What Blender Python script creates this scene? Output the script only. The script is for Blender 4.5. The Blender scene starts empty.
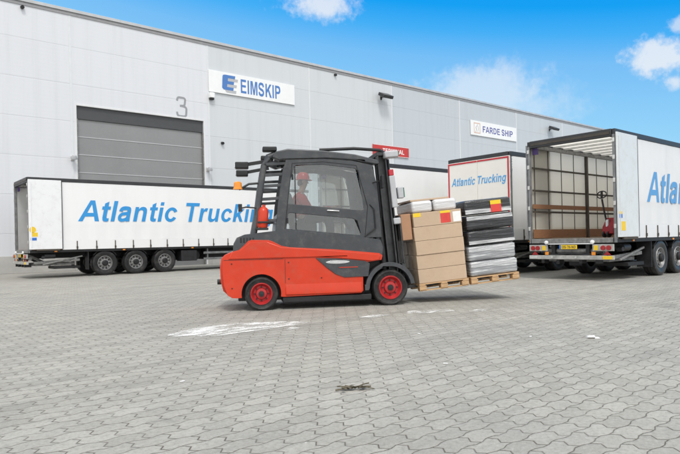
import bpy, bmesh, math, random
from mathutils import Vector, Matrix, geometry
R = math.radians
random.seed(7)
SC = bpy.context.scene
COL = SC.collection

# ------------------------------------------------------------------ camera
YAW, ROLL, CAMH, FPX = 0.876, -0.023, 1.238, 575.93
fw = Vector((math.cos(YAW), math.sin(YAW), 0))
rt = Vector((math.sin(YAW), -math.cos(YAW), 0))
up = Vector((0, 0, 1))
r3 = rt*math.cos(ROLL) + up*math.sin(ROLL)
u3 = -rt*math.sin(ROLL) + up*math.cos(ROLL)
cam = bpy.data.cameras.new('camera')
cam.sensor_width = 36
cam.lens = FPX/680*36
cam.shift_y = 13.5/680
cam.clip_end = 3000
camo = bpy.data.objects.new('camera', cam)
COL.objects.link(camo)
m = Matrix.Identity(4)
for i in range(3):
    m[i][0], m[i][1], m[i][2] = r3[i], u3[i], -fw[i]
m[2][3] = CAMH
camo.matrix_world = m
SC.camera = camo

# ------------------------------------------------------------------ light
SUN_AZ, SUN_EL = R(-118), R(56)          # azimuth measured from +X towards +Y
sd = bpy.data.lights.new('sun', 'SUN')
sd.energy = 1.45
sd.angle = R(14)
sd.color = (1.0, 0.97, 0.92)
so = bpy.data.objects.new('sun', sd)
COL.objects.link(so)
sdir = Vector((math.cos(SUN_EL)*math.cos(SUN_AZ), math.cos(SUN_EL)*math.sin(SUN_AZ), math.sin(SUN_EL)))
so.rotation_euler = sdir.to_track_quat('Z', 'Y').to_euler()
so.location = sdir*60

SC.view_settings.view_transform = 'Standard'
SC.view_settings.look = 'None'
SC.view_settings.gamma = 1
SC.view_settings.use_curve_mapping = False
SC.view_settings.exposure = 0.33


class NT:
    """tiny helper round a node tree"""
    def __init__(s, tree):
        s.t = tree
        s.n = tree.nodes
        s.l = tree.links

    def node(s, typ, **kw):
        n = s.n.new(typ)
        for k, v in kw.items():
            setattr(n, k, v)
        return n

    def put(s, sock, v):
        if hasattr(v, 'is_output') or isinstance(v, bpy.types.NodeSocket):
            s.l.new(v, sock)
        elif v is not None:
            if sock.type == 'RGBA' and not isinstance(v, (int, float)) and len(v) == 3:
                v = (*v, 1)
            sock.default_value = v

    def m(s, op, a, b=None, c=None, clamp=False):
        n = s.node('ShaderNodeMath', operation=op, use_clamp=clamp)
        s.put(n.inputs[0], a)
        if b is not None: s.put(n.inputs[1], b)
        if c is not None: s.put(n.inputs[2], c)
        return n.outputs[0]

    def ss(s, v, a, b, lo=0.0, hi=1.0):
        n = s.node('ShaderNodeMapRange', interpolation_type='SMOOTHSTEP')
        s.put(n.inputs[0], v)
        n.inputs[1].default_value, n.inputs[2].default_value = a, b
        n.inputs[3].default_value, n.inputs[4].default_value = lo, hi
        return n.outputs[0]

    def mix(s, f, a, b, blend='MIX'):
        n = s.node('ShaderNodeMix', data_type='RGBA', blend_type=blend)
        s.put(n.inputs[0], f)
        s.put(n.inputs[6], a)
        s.put(n.inputs[7], b)
        return n.outputs[2]

    def noise(s, vec=None, scale=1.0, detail=4, rough=0.55, dim='3D'):
        n = s.node('ShaderNodeTexNoise', noise_dimensions=dim)
        if vec is not None: s.put(n.inputs['Vector'], vec)
        n.inputs['Scale'].default_value = scale
        n.inputs['Detail'].default_value = detail
        n.inputs['Roughness'].default_value = rough
        return n.outputs[0]

    def ramp(s, v, stops):
        n = s.node('ShaderNodeValToRGB')
        e = n.color_ramp.elements
        while len(e) < len(stops): e.new(0.5)
        for el, (p, c) in zip(e, stops):
            el.position = p
            el.color = (*c, 1)
        s.put(n.inputs[0], v)
        return n.outputs[0]


# ------------------------------------------------------------------ world: blue sky in front, white cloud cover added unseen overhead and behind for neutral light
W = bpy.data.worlds.new('World')
SC.world = W
W.use_nodes = True
w = NT(W.node_tree)
w.n.clear()
geo = w.node('ShaderNodeTexCoord').outputs['Generated']
sep = w.node('ShaderNodeSeparateXYZ')
w.put(sep.inputs[0], geo)
dx, dy, dz = sep.outputs
sky = w.node('ShaderNodeTexSky', sky_type='NISHITA', sun_disc=False)
sky.sun_elevation = SUN_EL
sky.sun_rotation = R(90) - SUN_AZ
sky.air_density = 1.0
sky.dust_density = 0.4
sky.ozone_density = 3.0
el = w.m('MULTIPLY', w.m('ARCSINE', dz), 180/math.pi)
az = w.m('MULTIPLY', w.m('ARCTAN2', dy, dx), 180/math.pi)
tdeep = w.m('ADD', el, w.m('MULTIPLY', w.m('SUBTRACT', 50.0, w.m('MINIMUM', az, 110.0)), .14))
G = .76
stops = [(0, (.62, .88, 1.0)), (10, (.40, .75, 1.0)), (13, (.31, .68, 1.0)), (18.5, (.195, .55, .98)), (21, (.06, .455, .98)), (23.2, (.004, .375, .96)), (28, (.0, .32, .94))]
azure = w.ramp(w.m('DIVIDE', tdeep, 40.0), [(p/40, tuple(c*G for c in cc)) for p, cc in stops])
azure10 = w.node('ShaderNodeVectorMath', operation='SCALE')
w.put(azure10.inputs[0], azure)
azure10.inputs['Scale'].default_value = 10.0
blue = w.mix(.97, sky.outputs[0], azure10.outputs[0])
nz = w.noise(geo, 13.0, 6, .6)
nz2 = w.noise(geo, 45.0, 5, .6)
nz3 = w.noise(geo, 110.0, 4, .6)
wob = w.m('ADD', w.m('ADD', w.m('MULTIPLY', w.m('SUBTRACT', nz, .5), 2.4), w.m('MULTIPLY', w.m('SUBTRACT', nz2, .5), 1.4)), w.m('MULTIPLY', w.m('SUBTRACT', nz3, .5), .9))
mask = None
for (a0, e0, ra, re, amt, soft, rag) in [(51.5, 22.3, 4.4, 1.6, .72, 1.0, .8), (36.0, 13.4, 7.4, 3.7, .50, .7, .42), (34.0, 12.0, 8.5, 2.8, .42, 1.0, .45),
                                    (21.0, 15.0, 3.0, 1.7, .72, .8, .8), (19.7, 12.6, .9, .8, .6, .8, .8), (19.2, 17.2, 1.1, .8, .5, .8, .8)]:
    a = w.m('DIVIDE', w.m('SUBTRACT', az, a0), ra)
    e = w.m('DIVIDE', w.m('SUBTRACT', el, e0), re)
    d = w.m('SQRT', w.m('ADD', w.m('MULTIPLY', a, a), w.m('MULTIPLY', e, e)))
    v = w.m('SUBTRACT', 1.05, w.m('ADD', d, w.m('MULTIPLY', wob, rag)))
    k = w.m('MULTIPLY', w.ss(v, 0.0, soft), amt)
    mask = k if mask is None else w.m('MAXIMUM', mask, k)
back = w.m('ADD', w.m('MULTIPLY', dx, -fw.x), w.m('MULTIPLY', dy, -fw.y))
cover = w.m('MAXIMUM', w.ss(dz, .50, .72), w.ss(back, -.30, .25))
b1 = w.node('ShaderNodeBackground')
w.put(b1.inputs[0], blue)
b1.inputs[1].default_value = 0.1
b2 = w.node('ShaderNodeBackground')
b2.inputs[0].default_value = (1, .99, .975, 1)
b2.inputs[1].default_value = 0.76
b3 = w.node('ShaderNodeBackground')
w.put(b3.inputs[0], w.mix(w.noise(geo, 2.2, 5), (.86, .88, .90), (1.0, .99, .965)))
b3.inputs[1].default_value = 1.12
s1 = w.node('ShaderNodeMixShader')
w.put(s1.inputs[0], mask); w.l.new(b1.outputs[0], s1.inputs[1]); w.l.new(b2.outputs[0], s1.inputs[2])
s2 = w.node('ShaderNodeMixShader')
w.put(s2.inputs[0], cover); w.l.new(s1.outputs[0], s2.inputs[1]); w.l.new(b3.outputs[0], s2.inputs[2])
wo = w.node('ShaderNodeOutputWorld')
w.l.new(s2.outputs[0], wo.inputs[0])

# ------------------------------------------------------------------ materials
MATS = {}


def mat(name, col, rough=.5, metal=0.0, spec=.5, var=.06, scale=3.0, bump=0.0, bscale=60.0, coat=0.0, stretch=None):
    """procedural paint / plastic / rubber with slight wear"""
    if name in MATS: return MATS[name]
    M = bpy.data.materials.new(name)
    M.use_nodes = True
    t = NT(M.node_tree)
    p = t.n['Principled BSDF']
    vec = t.node('ShaderNodeTexCoord').outputs['Object']
    if stretch:
        mp = t.node('ShaderNodeMapping')
        t.put(mp.inputs[0], vec)
        mp.inputs['Scale'].default_value = stretch
        vec = mp.outputs[0]
    nz = t.noise(vec, scale, 6, .65)
    lo = tuple(max(0, c*(1-var)) for c in col)
    hi = tuple(min(1, c*(1+var)) for c in col)
    t.put(p.inputs['Base Color'], t.ramp(nz, [(.3, lo), (.7, hi)]))
    t.put(p.inputs['Roughness'], t.ss(nz, .25, .75, max(0, rough-.08), min(1, rough+.08)))
    p.inputs['Metallic'].default_value = metal
    p.inputs['Specular IOR Level'].default_value = spec
    p.inputs['Coat Weight'].default_value = coat
    p.inputs['Coat Roughness'].default_value = .15
    if bump:
        b = t.node('ShaderNodeBump')
        b.inputs['Strength'].default_value = bump
        b.inputs['Distance'].default_value = .01
        t.put(b.inputs['Height'], t.noise(vec, bscale, 4, .6))
        t.l.new(b.outputs[0], p.inputs['Normal'])
    MATS[name] = M
    return M


def cloth_mat(name, col, trans=.45, dirt=.1):
    """tarpaulin that lets some daylight through"""
    M = bpy.data.materials.new(name)
    M.use_nodes = True
    t = NT(M.node_tree)
    p = t.n['Principled BSDF']
    vec = t.node('ShaderNodeTexCoord').outputs['Object']
    mp = t.node('ShaderNodeMapping')
    t.put(mp.inputs[0], vec)
    mp.inputs['Scale'].default_value = (1.2, 1.2, .25)
    n1 = t.noise(mp.outputs[0], 2.2, 6, .6)
    c = t.mix(t.ss(n1, .45, .75, 0, dirt), col, tuple(x*.6 for x in col))
    t.put(p.inputs['Base Color'], c)
    p.inputs['Roughness'].default_value = .45
    p.inputs['Specular IOR Level'].default_value = .35
    wv = t.node('ShaderNodeMapping')
    t.put(wv.inputs[0], vec)
    wv.inputs['Scale'].default_value = (1.6, 1, .12)
    b = t.node('ShaderNodeBump')
    b.inputs['Strength'].default_value = .35
    b.inputs['Distance'].default_value = .03
    t.put(b.inputs['Height'], t.noise(wv.outputs[0], 1.6, 3, .5))
    t.l.new(b.outputs[0], p.inputs['Normal'])
    tr = t.node('ShaderNodeBsdfTranslucent')
    t.put(tr.inputs[0], tuple(x*.95 for x in col))
    mx = t.node('ShaderNodeMixShader')
    mx.inputs[0].default_value = trans
    t.l.new(p.outputs[0], mx.inputs[1]); t.l.new(tr.outputs[0], mx.inputs[2])
    t.l.new(mx.outputs[0], t.n['Material Output'].inputs[0])
    return M


def glass_mat(name, tint, refl=.12):
    M = bpy.data.materials.new(name)
    M.use_nodes = True
    t = NT(M.node_tree)
    t.n.remove(t.n['Principled BSDF'])
    tr = t.node('ShaderNodeBsdfTransparent')
    tr.inputs[0].default_value = (*tint, 1)
    gl = t.node('ShaderNodeBsdfGlossy')
    gl.inputs['Roughness'].default_value = .03
    fr = t.node('ShaderNodeFresnel')
    fr.inputs[0].default_value = 1.5
    mx = t.node('ShaderNodeMixShader')
    t.put(mx.inputs[0], t.m('ADD', fr.outputs[0], refl, clamp=True))
    t.l.new(tr.outputs[0], mx.inputs[1]); t.l.new(gl.outputs[0], mx.inputs[2])
    t.l.new(mx.outputs[0], t.n['Material Output'].inputs[0])
    return M


def wall_mat(name, col, pitch, ribs):
    """sandwich panels: horizontal joints each pitch metres, micro ribs, faint vertical rain streaks"""
    M = bpy.data.materials.new(name)
    M.use_nodes = True
    t = NT(M.node_tree)
    p = t.n['Principled BSDF']
    vec = t.node('ShaderNodeTexCoord').outputs['Object']
    sp = t.node('ShaderNodeSeparateXYZ')
    t.put(sp.inputs[0], vec)
    f = t.m('FRACT', t.m('DIVIDE', sp.outputs[2], pitch))
    d = t.m('MINIMUM', f, t.m('SUBTRACT', 1.0, f))
    joint = t.ss(d, .008, .020, 1, 0)
    row = t.m('FLOOR', t.m('DIVIDE', sp.outputs[2], pitch))
    bay = t.m('FLOOR', t.m('DIVIDE', sp.outputs[0], 7.97))
    cmb = t.node('ShaderNodeCombineXYZ')
    t.put(cmb.inputs[0], row); t.put(cmb.inputs[1], bay)
    wn = t.node('ShaderNodeTexWhiteNoise', noise_dimensions='2D')
    t.put(wn.inputs[0], cmb.outputs[0])
    mp = t.node('ShaderNodeMapping')
    t.put(mp.inputs[0], vec)
    mp.inputs['Scale'].default_value = (1.6, 1, .07)
    streak = t.noise(mp.outputs[0], 1.5, 7, .65)
    c = t.mix(t.m('MULTIPLY', wn.outputs[0], .5), col, tuple(x*.95 for x in col))
    c = t.mix(t.ss(streak, .44, .78, 0, .22), c, tuple(x*.66 for x in col))
    c = t.mix(t.m('MULTIPLY', joint, .20), c, tuple(x*.55 for x in col))
    t.put(p.inputs['Base Color'], c)
    p.inputs['Roughness'].default_value = .42
    p.inputs['Specular IOR Level'].default_value = .4
    rib = t.m('PINGPONG', t.m('MULTIPLY', sp.outputs[2], 1/ribs), 1.0)
    hgt = t.m('SUBTRACT', t.m('MULTIPLY', rib, .25), t.m('MULTIPLY', joint, 1.5))
    b = t.node('ShaderNodeBump')
    b.inputs['Strength'].default_value = .25
    b.inputs['Distance'].default_value = .01
    t.put(b.inputs['Height'], hgt)
    t.l.new(b.outputs[0], p.inputs['Normal'])
    return M


def paver_mat():
    M = bpy.data.materials.new('grey interlocking concrete pavers')
    M.use_nodes = True
    t = NT(M.node_tree)
    p = t.n['Principled BSDF']
    vec = t.node('ShaderNodeNewGeometry').outputs['Position']
    sp = t.node('ShaderNodeSeparateXYZ')
    t.put(sp.inputs[0], vec)
    # slow bow so the courses are not ruler straight
    wob = t.m('MULTIPLY', t.m('SUBTRACT', t.noise(vec, .9, 2, .5), .5), .05)
    jit = t.m('MULTIPLY', t.m('SUBTRACT', t.noise(vec, 14, 2, .5), .5), .012)
    X = t.m('ADD', t.m('ADD', sp.outputs[0], 100.0), t.m('ADD', wob, jit))
    Y = t.m('ADD', t.m('ADD', sp.outputs[1], 100.0), t.m('ADD', wob, jit))
    L, P = .24, .150
    tri = t.m('SUBTRACT', t.m('PINGPONG', t.m('DIVIDE', X, L*.5), 1.0), .5)
    tri = t.m('MINIMUM', t.m('MAXIMUM', t.m('MULTIPLY', tri, 2.2), -.5), .5)     # trapezoid wave
    Y2 = t.m('DIVIDE', t.m('ADD', Y, t.m('MULTIPLY', tri, .019)), P)
    row = t.m('FLOOR', Y2)
    fy = t.m('SUBTRACT', Y2, row)
    zz = t.m('SUBTRACT', t.m('PINGPONG', t.m('MULTIPLY', fy, 3.0), 1.0), .5)
    X2 = t.m('DIVIDE', t.m('ADD', t.m('ADD', X, t.m('MULTIPLY', row, L*.5)), t.m('MULTIPLY', zz, .040)), L)
    colm = t.m('FLOOR', X2)
    fx = t.m('SUBTRACT', X2, colm)
    jx = t.m('MULTIPLY', t.m('MINIMUM', fx, t.m('SUBTRACT', 1.0, fx)), L)
    jy = t.m('MULTIPLY', t.m('MINIMUM', fy, t.m('SUBTRACT', 1.0, fy)), P)
    rag = t.m('MULTIPLY', t.m('SUBTRACT', t.noise(vec, 40, 3, .6), .5), .005)
    dist = t.m('ADD', t.m('MINIMUM', t.m('ADD', jx, .0), t.m('ADD', jy, t.m('MULTIPLY', t.noise(vec, 6, 2), .0042))), rag)
    joint = t.ss(dist, .0024, .0068, 1, 0)
    edge = t.ss(dist, .003, .016, 1, 0)
    cmb = t.node('ShaderNodeCombineXYZ')
    t.put(cmb.inputs[0], row); t.put(cmb.inputs[1], colm)
    wn = t.node('ShaderNodeTexWhiteNoise', noise_dimensions='2D')
    t.put(wn.inputs[0], cmb.outputs[0])
    big = t.noise(vec, .35, 5, .6)
    mid = t.noise(vec, 3.0, 5, .65)
    fine = t.noise(vec, 130, 3, .7)
    c = t.mix(wn.outputs[0], (.318, .307, .270), (.412, .398, .354))
    c = t.mix(t.ss(big, .3, .72, 0, .5), c, (.275, .271, .257))
    c = t.mix(t.ss(mid, .42, .75, 0, .5), c, (.262, .254, .234))
    c = t.mix(t.ss(fine, .56, .70, 0, .5), c, (.54, .53, .50))
    c = t.mix(t.ss(fine, .42, .28, 0, .5), c, (.17, .165, .155))
    sm = t.noise(vec, 30, 6, .75)
    c = t.mix(t.ss(sm, .48, .68, 0, .75), c, (.225, .218, .198))
    c = t.mix(t.ss(sm, .48, .30, 0, .65), c, (.445, .436, .405))
    spk = t.node('ShaderNodeTexVoronoi', feature='F1')
    t.put(spk.inputs['Vector'], vec)
    spk.inputs['Scale'].default_value = 5.5
    spn = t.noise(vec, 60, 2)
    c = t.mix(t.m('MULTIPLY', t.ss(t.m('ADD', spk.outputs['Distance'], t.m('MULTIPLY', spn, .05)), .05, .068, 1, 0), .75), c, (.66, .65, .62))
    c = t.mix(t.m('MULTIPLY', edge, t.ss(mid, .35, .6, .1, .55)), c, (.24, .23, .205))
    # sand and dirt in the joints, patchy: some joints are filled flush
    fill = t.ss(t.noise(vec, 2.3, 4, .6), .28, .60, .40, 1.0)
    c = t.mix(t.m('MULTIPLY', joint, fill), c, (.112, .100, .078))
    # faint curved tyre tracks
    rot = t.node('ShaderNodeMapping')
    t.put(rot.inputs[0], vec)
    rot.inputs['Rotation'].default_value = (0, 0, R(24))
    rot.inputs['Scale'].default_value = (.10, 1.7, 1)
    trk = t.noise(rot.outputs[0], 1.6, 5, .6)
    c = t.mix(t.ss(trk, .52, .66, 0, .28), c, (.17, .166, .155))
    c = t.mix(t.ss(trk, .44, .30, 0, .22), c, (.44, .43, .40))
    # the odd oil drip
    oil = t.ss(t.noise(vec, .8, 6, .6), .62, .72, 0, .45)
    c = t.mix(oil, c, (.13, .128, .124))
    t.put(p.inputs['Base Color'], c)
    p.inputs['Roughness'].default_value = .82
    p.inputs['Specular IOR Level'].default_value = .3
    h = t.m('SUBTRACT', t.m('ADD', t.m('MULTIPLY', fine, .12), t.m('MULTIPLY', wn.outputs[0], .25)), t.m('ADD', joint, t.m('MULTIPLY', edge, .3)))
    b = t.node('ShaderNodeBump')
    b.inputs['Strength'].default_value = .7
    b.inputs['Distance'].default_value = .007
    t.put(b.inputs['Height'], h)
    t.l.new(b.outputs[0], p.inputs['Normal'])
    return M


def worn_paint_mat():
    M = bpy.data.materials.new('worn white road paint')
    M.use_nodes = True
    t = NT(M.node_tree)
    p = t.n['Principled BSDF']
    vec = t.node('ShaderNodeNewGeometry').outputs['Position']
    p.inputs['Base Color'].default_value = (.74, .74, .72, 1)
    p.inputs['Roughness'].default_value = .7
    mp = t.node('ShaderNodeMapping')
    t.put(mp.inputs[0], vec)
    mp.inputs['Rotation'].default_value = (0, 0, R(15))
    mp.inputs['Scale'].default_value = (.45, 1.9, 1)
    n1 = t.noise(mp.outputs[0], 5, 6, .7)
    n2 = t.noise(vec, 40, 4, .7)
    t.put(p.inputs['Alpha'], t.ss(t.m('ADD', n1, t.m('MULTIPLY', n2, .35)), .59, .75))
    return M


M_white = cloth_mat('white tarpaulin', (.885, .89, .892), .10, .07)
M_white2 = cloth_mat('thin white tarpaulin', (.88, .895, .91), .22, .10)
M_liner = cloth_mat('cream tarpaulin lit through', (.91, .875, .785), .54, .08)
M_roofcloth = cloth_mat('translucent roof sheet', (.90, .87, .79), .64, .10)
M_door = mat('pale grey door paint', (.66, .69, .70), .35, 0, .5, .04, 1.5)
M_doorw = mat('white door paint', (.80, .81, .82), .35, 0, .5, .03, 1.5)
M_doorg = mat('grey inner panel', (.42, .43, .44), .5)
M_cream = mat('cream door paint', (.80, .78, .73), .4, 0, .5, .03, 1.5)
M_blk = mat('black chassis paint', (.014, .014, .015), .55, 0, .4, .4, 4)
M_rail = mat('charcoal roof rail', (.028, .030, .033), .45, 0, .5, .25, 3)
M_post = mat('scuffed grey post', (.20, .205, .21), .45, .3, .5, .3, 5)
M_brownpost = mat('dark brown pillar', (.055, .045, .035), .5, 0, .5, .3, 5)
M_tail = mat('grimy tail paint', (.40, .395, .375), .55, .1, .4, .35, 7)
M_jack = mat('chipped dark red paint', (.27, .016, .022), .5, 0, .4, .35, 14)
M_alu = mat('dull aluminium', (.62, .62, .60), .4, .55, .5, .18, 8)
M_sill = mat('dirty steel sill', (.22, .22, .215), .6, .2, .5, .45, 9)
M_rub = mat('tyre rubber', (.022, .022, .023), .8, 0, .3, .3, 8, .25, 30)
M_rim = mat('silver wheel rim', (.30, .30, .30), .45, .5, .5, .18, 10)
M_lath = mat('brown wooden lath', (.27, .135, .07), .6, 0, .3, .25, 5, .1, 40, 0, (1, 8, 8))
M_deck = mat('plywood deck', (.20, .12, .07), .6, 0, .3, .3, 4, .1, 40)
M_red = mat('red lamp lens', (.34, .010, .014), .15, 0, .6, .15, 20)
M_orange = mat('amber lens', (.80, .27, .02), .2, 0, .6, .1, 20)
M_yel = mat('yellow sticker', (.82, .55, .03), .45, 0, .4, .06, 20)
M_blue = mat('blue sticker', (.04, .16, .55), .45, 0, .4, .06, 20)
M_letter = mat('blue vinyl lettering', (.035, .29, .66), .4, 0, .4, .05, 6)
M_letterp = mat('pale blue vinyl', (.42, .60, .80), .4, 0, .4, .05, 6)
M_navy = mat('navy sign lettering', (.10, .11, .33), .45, 0, .4, .08, 6)
M_sblue = mat('sign blue', (.075, .20, .50), .45, 0, .4, .06, 6)
M_sgrey = mat('sign grey', (.46, .47, .49), .45, 0, .4, .06, 6)
M_sora = mat('sign orange', (.66, .42, .32), .45, 0, .4, .06, 6)
M_sign = mat('white sign board', (.83, .84, .84), .4, 0, .4, .03, 2)
M_signred = mat('red sign board', (.52, .045, .04), .45, 0, .4, .08, 3)
M_frame_red = mat('red border paint', (.48, .035, .05), .45, 0, .4, .12, 6)
M_black = mat('matte black plastic', (.02, .02, .022), .5, 0, .4, .3, 8)
M_strap = mat('dark webbing', (.07, .06, .048), .7, 0, .3, .3, 10)
M_concrete = mat('pale concrete plinth', (.46, .45, .43), .8, 0, .3, .12, 1.2, .2, 30)
M_rdoor = mat('grey roller door', (.245, .25, .255), .45, .1, .5, .06, .7)
M_rdark = mat('dark door lintel', (.058, .062, .066), .5, 0, .5, .12, 2)  # shade at the head of the door put into the colour
M_seal = mat('pale door seam', (.52, .53, .54), .5, 0, .4, .1, 2)
M_trim = mat('white steel trim', (.70, .71, .72), .4, 0, .5, .05, 2)
M_flash = mat('grey roof flashing', (.48, .49, .50), .4, .2, .5, .12, 1.5)
M_seam = mat('panel seam strip', (.68, .70, .72), .45, 0, .4, .05, 2)
M_num = mat('grey painted numeral', (.30, .31, .325), .5, 0, .4, .08, 3)
M_fred = mat('forklift red paint', (.57, .040, .011), .34, 0, .4, .08, 2.2, 0, 60, .12)
M_frim = mat('red wheel paint', (.40, .022, .024), .4, 0, .5, .2, 9)
M_fgrey = mat('forklift charcoal paint', (.048, .053, .060), .42, 0, .5, .18, 3)
M_fdark = mat('forklift black steel', (.022, .023, .025), .5, .2, .5, .35, 5)
M_mast = mat('mast steel', (.055, .057, .060), .4, .4, .5, .4, 8)
M_chrome = mat('polished cylinder rod', (.62, .63, .64), .2, .9, .5, .08, 10)
M_silver = mat('silver badge', (.66, .67, .68), .25, .7, .5, .06, 10)
M_green = mat('green work lamp', (.02, .16, .09), .4, 0, .5, .2, 10)
M_wood = mat('rough pallet wood', (.52, .34, .19), .8, 0, .2, .25, 6, .3, 50, 0, (1, 6, 6))
M_kraft = mat('brown cardboard', (.51, .385, .275), .75, 0, .25, .08, 2.5)
M_kraft2 = mat('darker cardboard', (.40, .225, .135), .75, 0, .25, .1, 2.5)
M_tape = mat('packing tape', (.55, .43, .31), .3, 0, .5, .08, 9)
M_paper = mat('white paper label', (.80, .80, .80), .6, 0, .3, .04, 9)
M_labred = mat('red label', (.62, .06, .05), .5, 0, .4, .1, 9)
M_skin = mat('skin', (.50, .30, .21), .5, 0, .4, .06, 9)
M_jacket = mat('red work jacket', (.66, .04, .035), .75, 0, .3, .18, 9)
M_trous = mat('dark trousers', (.03, .032, .04), .8, 0, .3, .2, 9)
M_helmet = mat('red hard hat', (.68, .045, .04), .3, 0, .5, .05, 9)
M_dry = mat('dry dead twig', (.12, .105, .075), .9, 0, .2, .35, 40)
M_glass = glass_mat('cab glass', (.86, .89, .89), .07)
M_ground = paver_mat()
M_wornp = worn_paint_mat()
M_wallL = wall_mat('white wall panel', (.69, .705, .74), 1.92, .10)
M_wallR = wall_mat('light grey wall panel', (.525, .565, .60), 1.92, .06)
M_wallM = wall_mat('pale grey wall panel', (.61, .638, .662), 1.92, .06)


def wrap_mat(name, base, streak, dens, alpha=1.0):
    """stretch film: glossy with stretched creases, pale reflection streaks painted into the colour"""
    M = bpy.data.materials.new(name)
    M.use_nodes = True
    t = NT(M.node_tree)
    p = t.n['Principled BSDF']
    vec = t.node('ShaderNodeTexCoord').outputs['Object']
    mp = t.node('ShaderNodeMapping')
    t.put(mp.inputs[0], vec)
    mp.inputs['Scale'].default_value = (.8, .8, 9)
    n = t.noise(mp.outputs[0], 2.2, 5, .6)
    t.put(p.inputs['Base Color'], t.mix(t.ss(n, .5, .68, 0, dens), base, streak))  # pale noise streaks paint the film's reflections into the base colour
    p.inputs['Roughness'].default_value = .18
    p.inputs['Specular IOR Level'].default_value = .7
    if alpha < 1: t.put(p.inputs['Alpha'], t.ss(n, .35, .7, alpha*.55, min(1, alpha*1.6)))
    b = t.node('ShaderNodeBump')
    b.inputs['Strength'].default_value = .8
    b.inputs['Distance'].default_value = .03
    t.put(b.inputs['Height'], n)
    t.l.new(b.outputs[0], p.inputs['Normal'])
    return M


M_bwrap = wrap_mat('black shrink film', (.016, .017, .02), (.11, .115, .125), .5)
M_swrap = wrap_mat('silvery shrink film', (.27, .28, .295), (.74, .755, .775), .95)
M_wwrap = wrap_mat('milky stretch film', (.60, .60, .61), (.82, .82, .83), .8)
M_glare = wrap_mat('stretch film glare', (.74, .75, .77), (.86, .87, .88), .8, .50)  # whitish film whose colour imitates glare on the wrapped bundles



def wear(M, dust, amt, scuff):
    """grime settled unevenly, plus thin horizontal scuffs"""
    t = NT(M.node_tree)
    p = t.n['Principled BSDF']
    src = p.inputs['Base Color'].links[0].from_socket
    vec = t.node('ShaderNodeTexCoord').outputs['Object']
    n = t.noise(vec, 5.5, 7, .72)
    c = t.mix(t.ss(n, .46, .78, 0, amt), src, dust)
    mp = t.node('ShaderNodeMapping')
    t.put(mp.inputs[0], vec)
    mp.inputs['Scale'].default_value = (1.2, 1.2, 42)
    sc = t.noise(mp.outputs[0], 2.0, 4, .6)
    where = t.ss(t.noise(vec, 2.1, 3, .5), .5, .62)
    c = t.mix(t.m('MULTIPLY', t.m('MULTIPLY', t.ss(sc, .66, .72), where), scuff), c, tuple(x*.35+.03 for x in dust))
    t.put(p.inputs['Base Color'], c)
    t.put(p.inputs['Roughness'], t.ss(n, .4, .75, .28, .62))


wear(M_fred, (.30, .13, .085), .30, .6)
wear(M_fgrey, (.15, .145, .135), .5, .5)
wear(M_doorw, (.52, .51, .48), .35, .5)
wear(M_door, (.45, .45, .43), .35, .5)
wear(M_rdoor, (.32, .315, .305), .5, .3)
wear(M_kraft, (.44, .30, .20), .5, .3)
wear(M_rub, (.10, .095, .085), .6, .0)
# ------------------------------------------------------------------ mesh helpers


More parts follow.
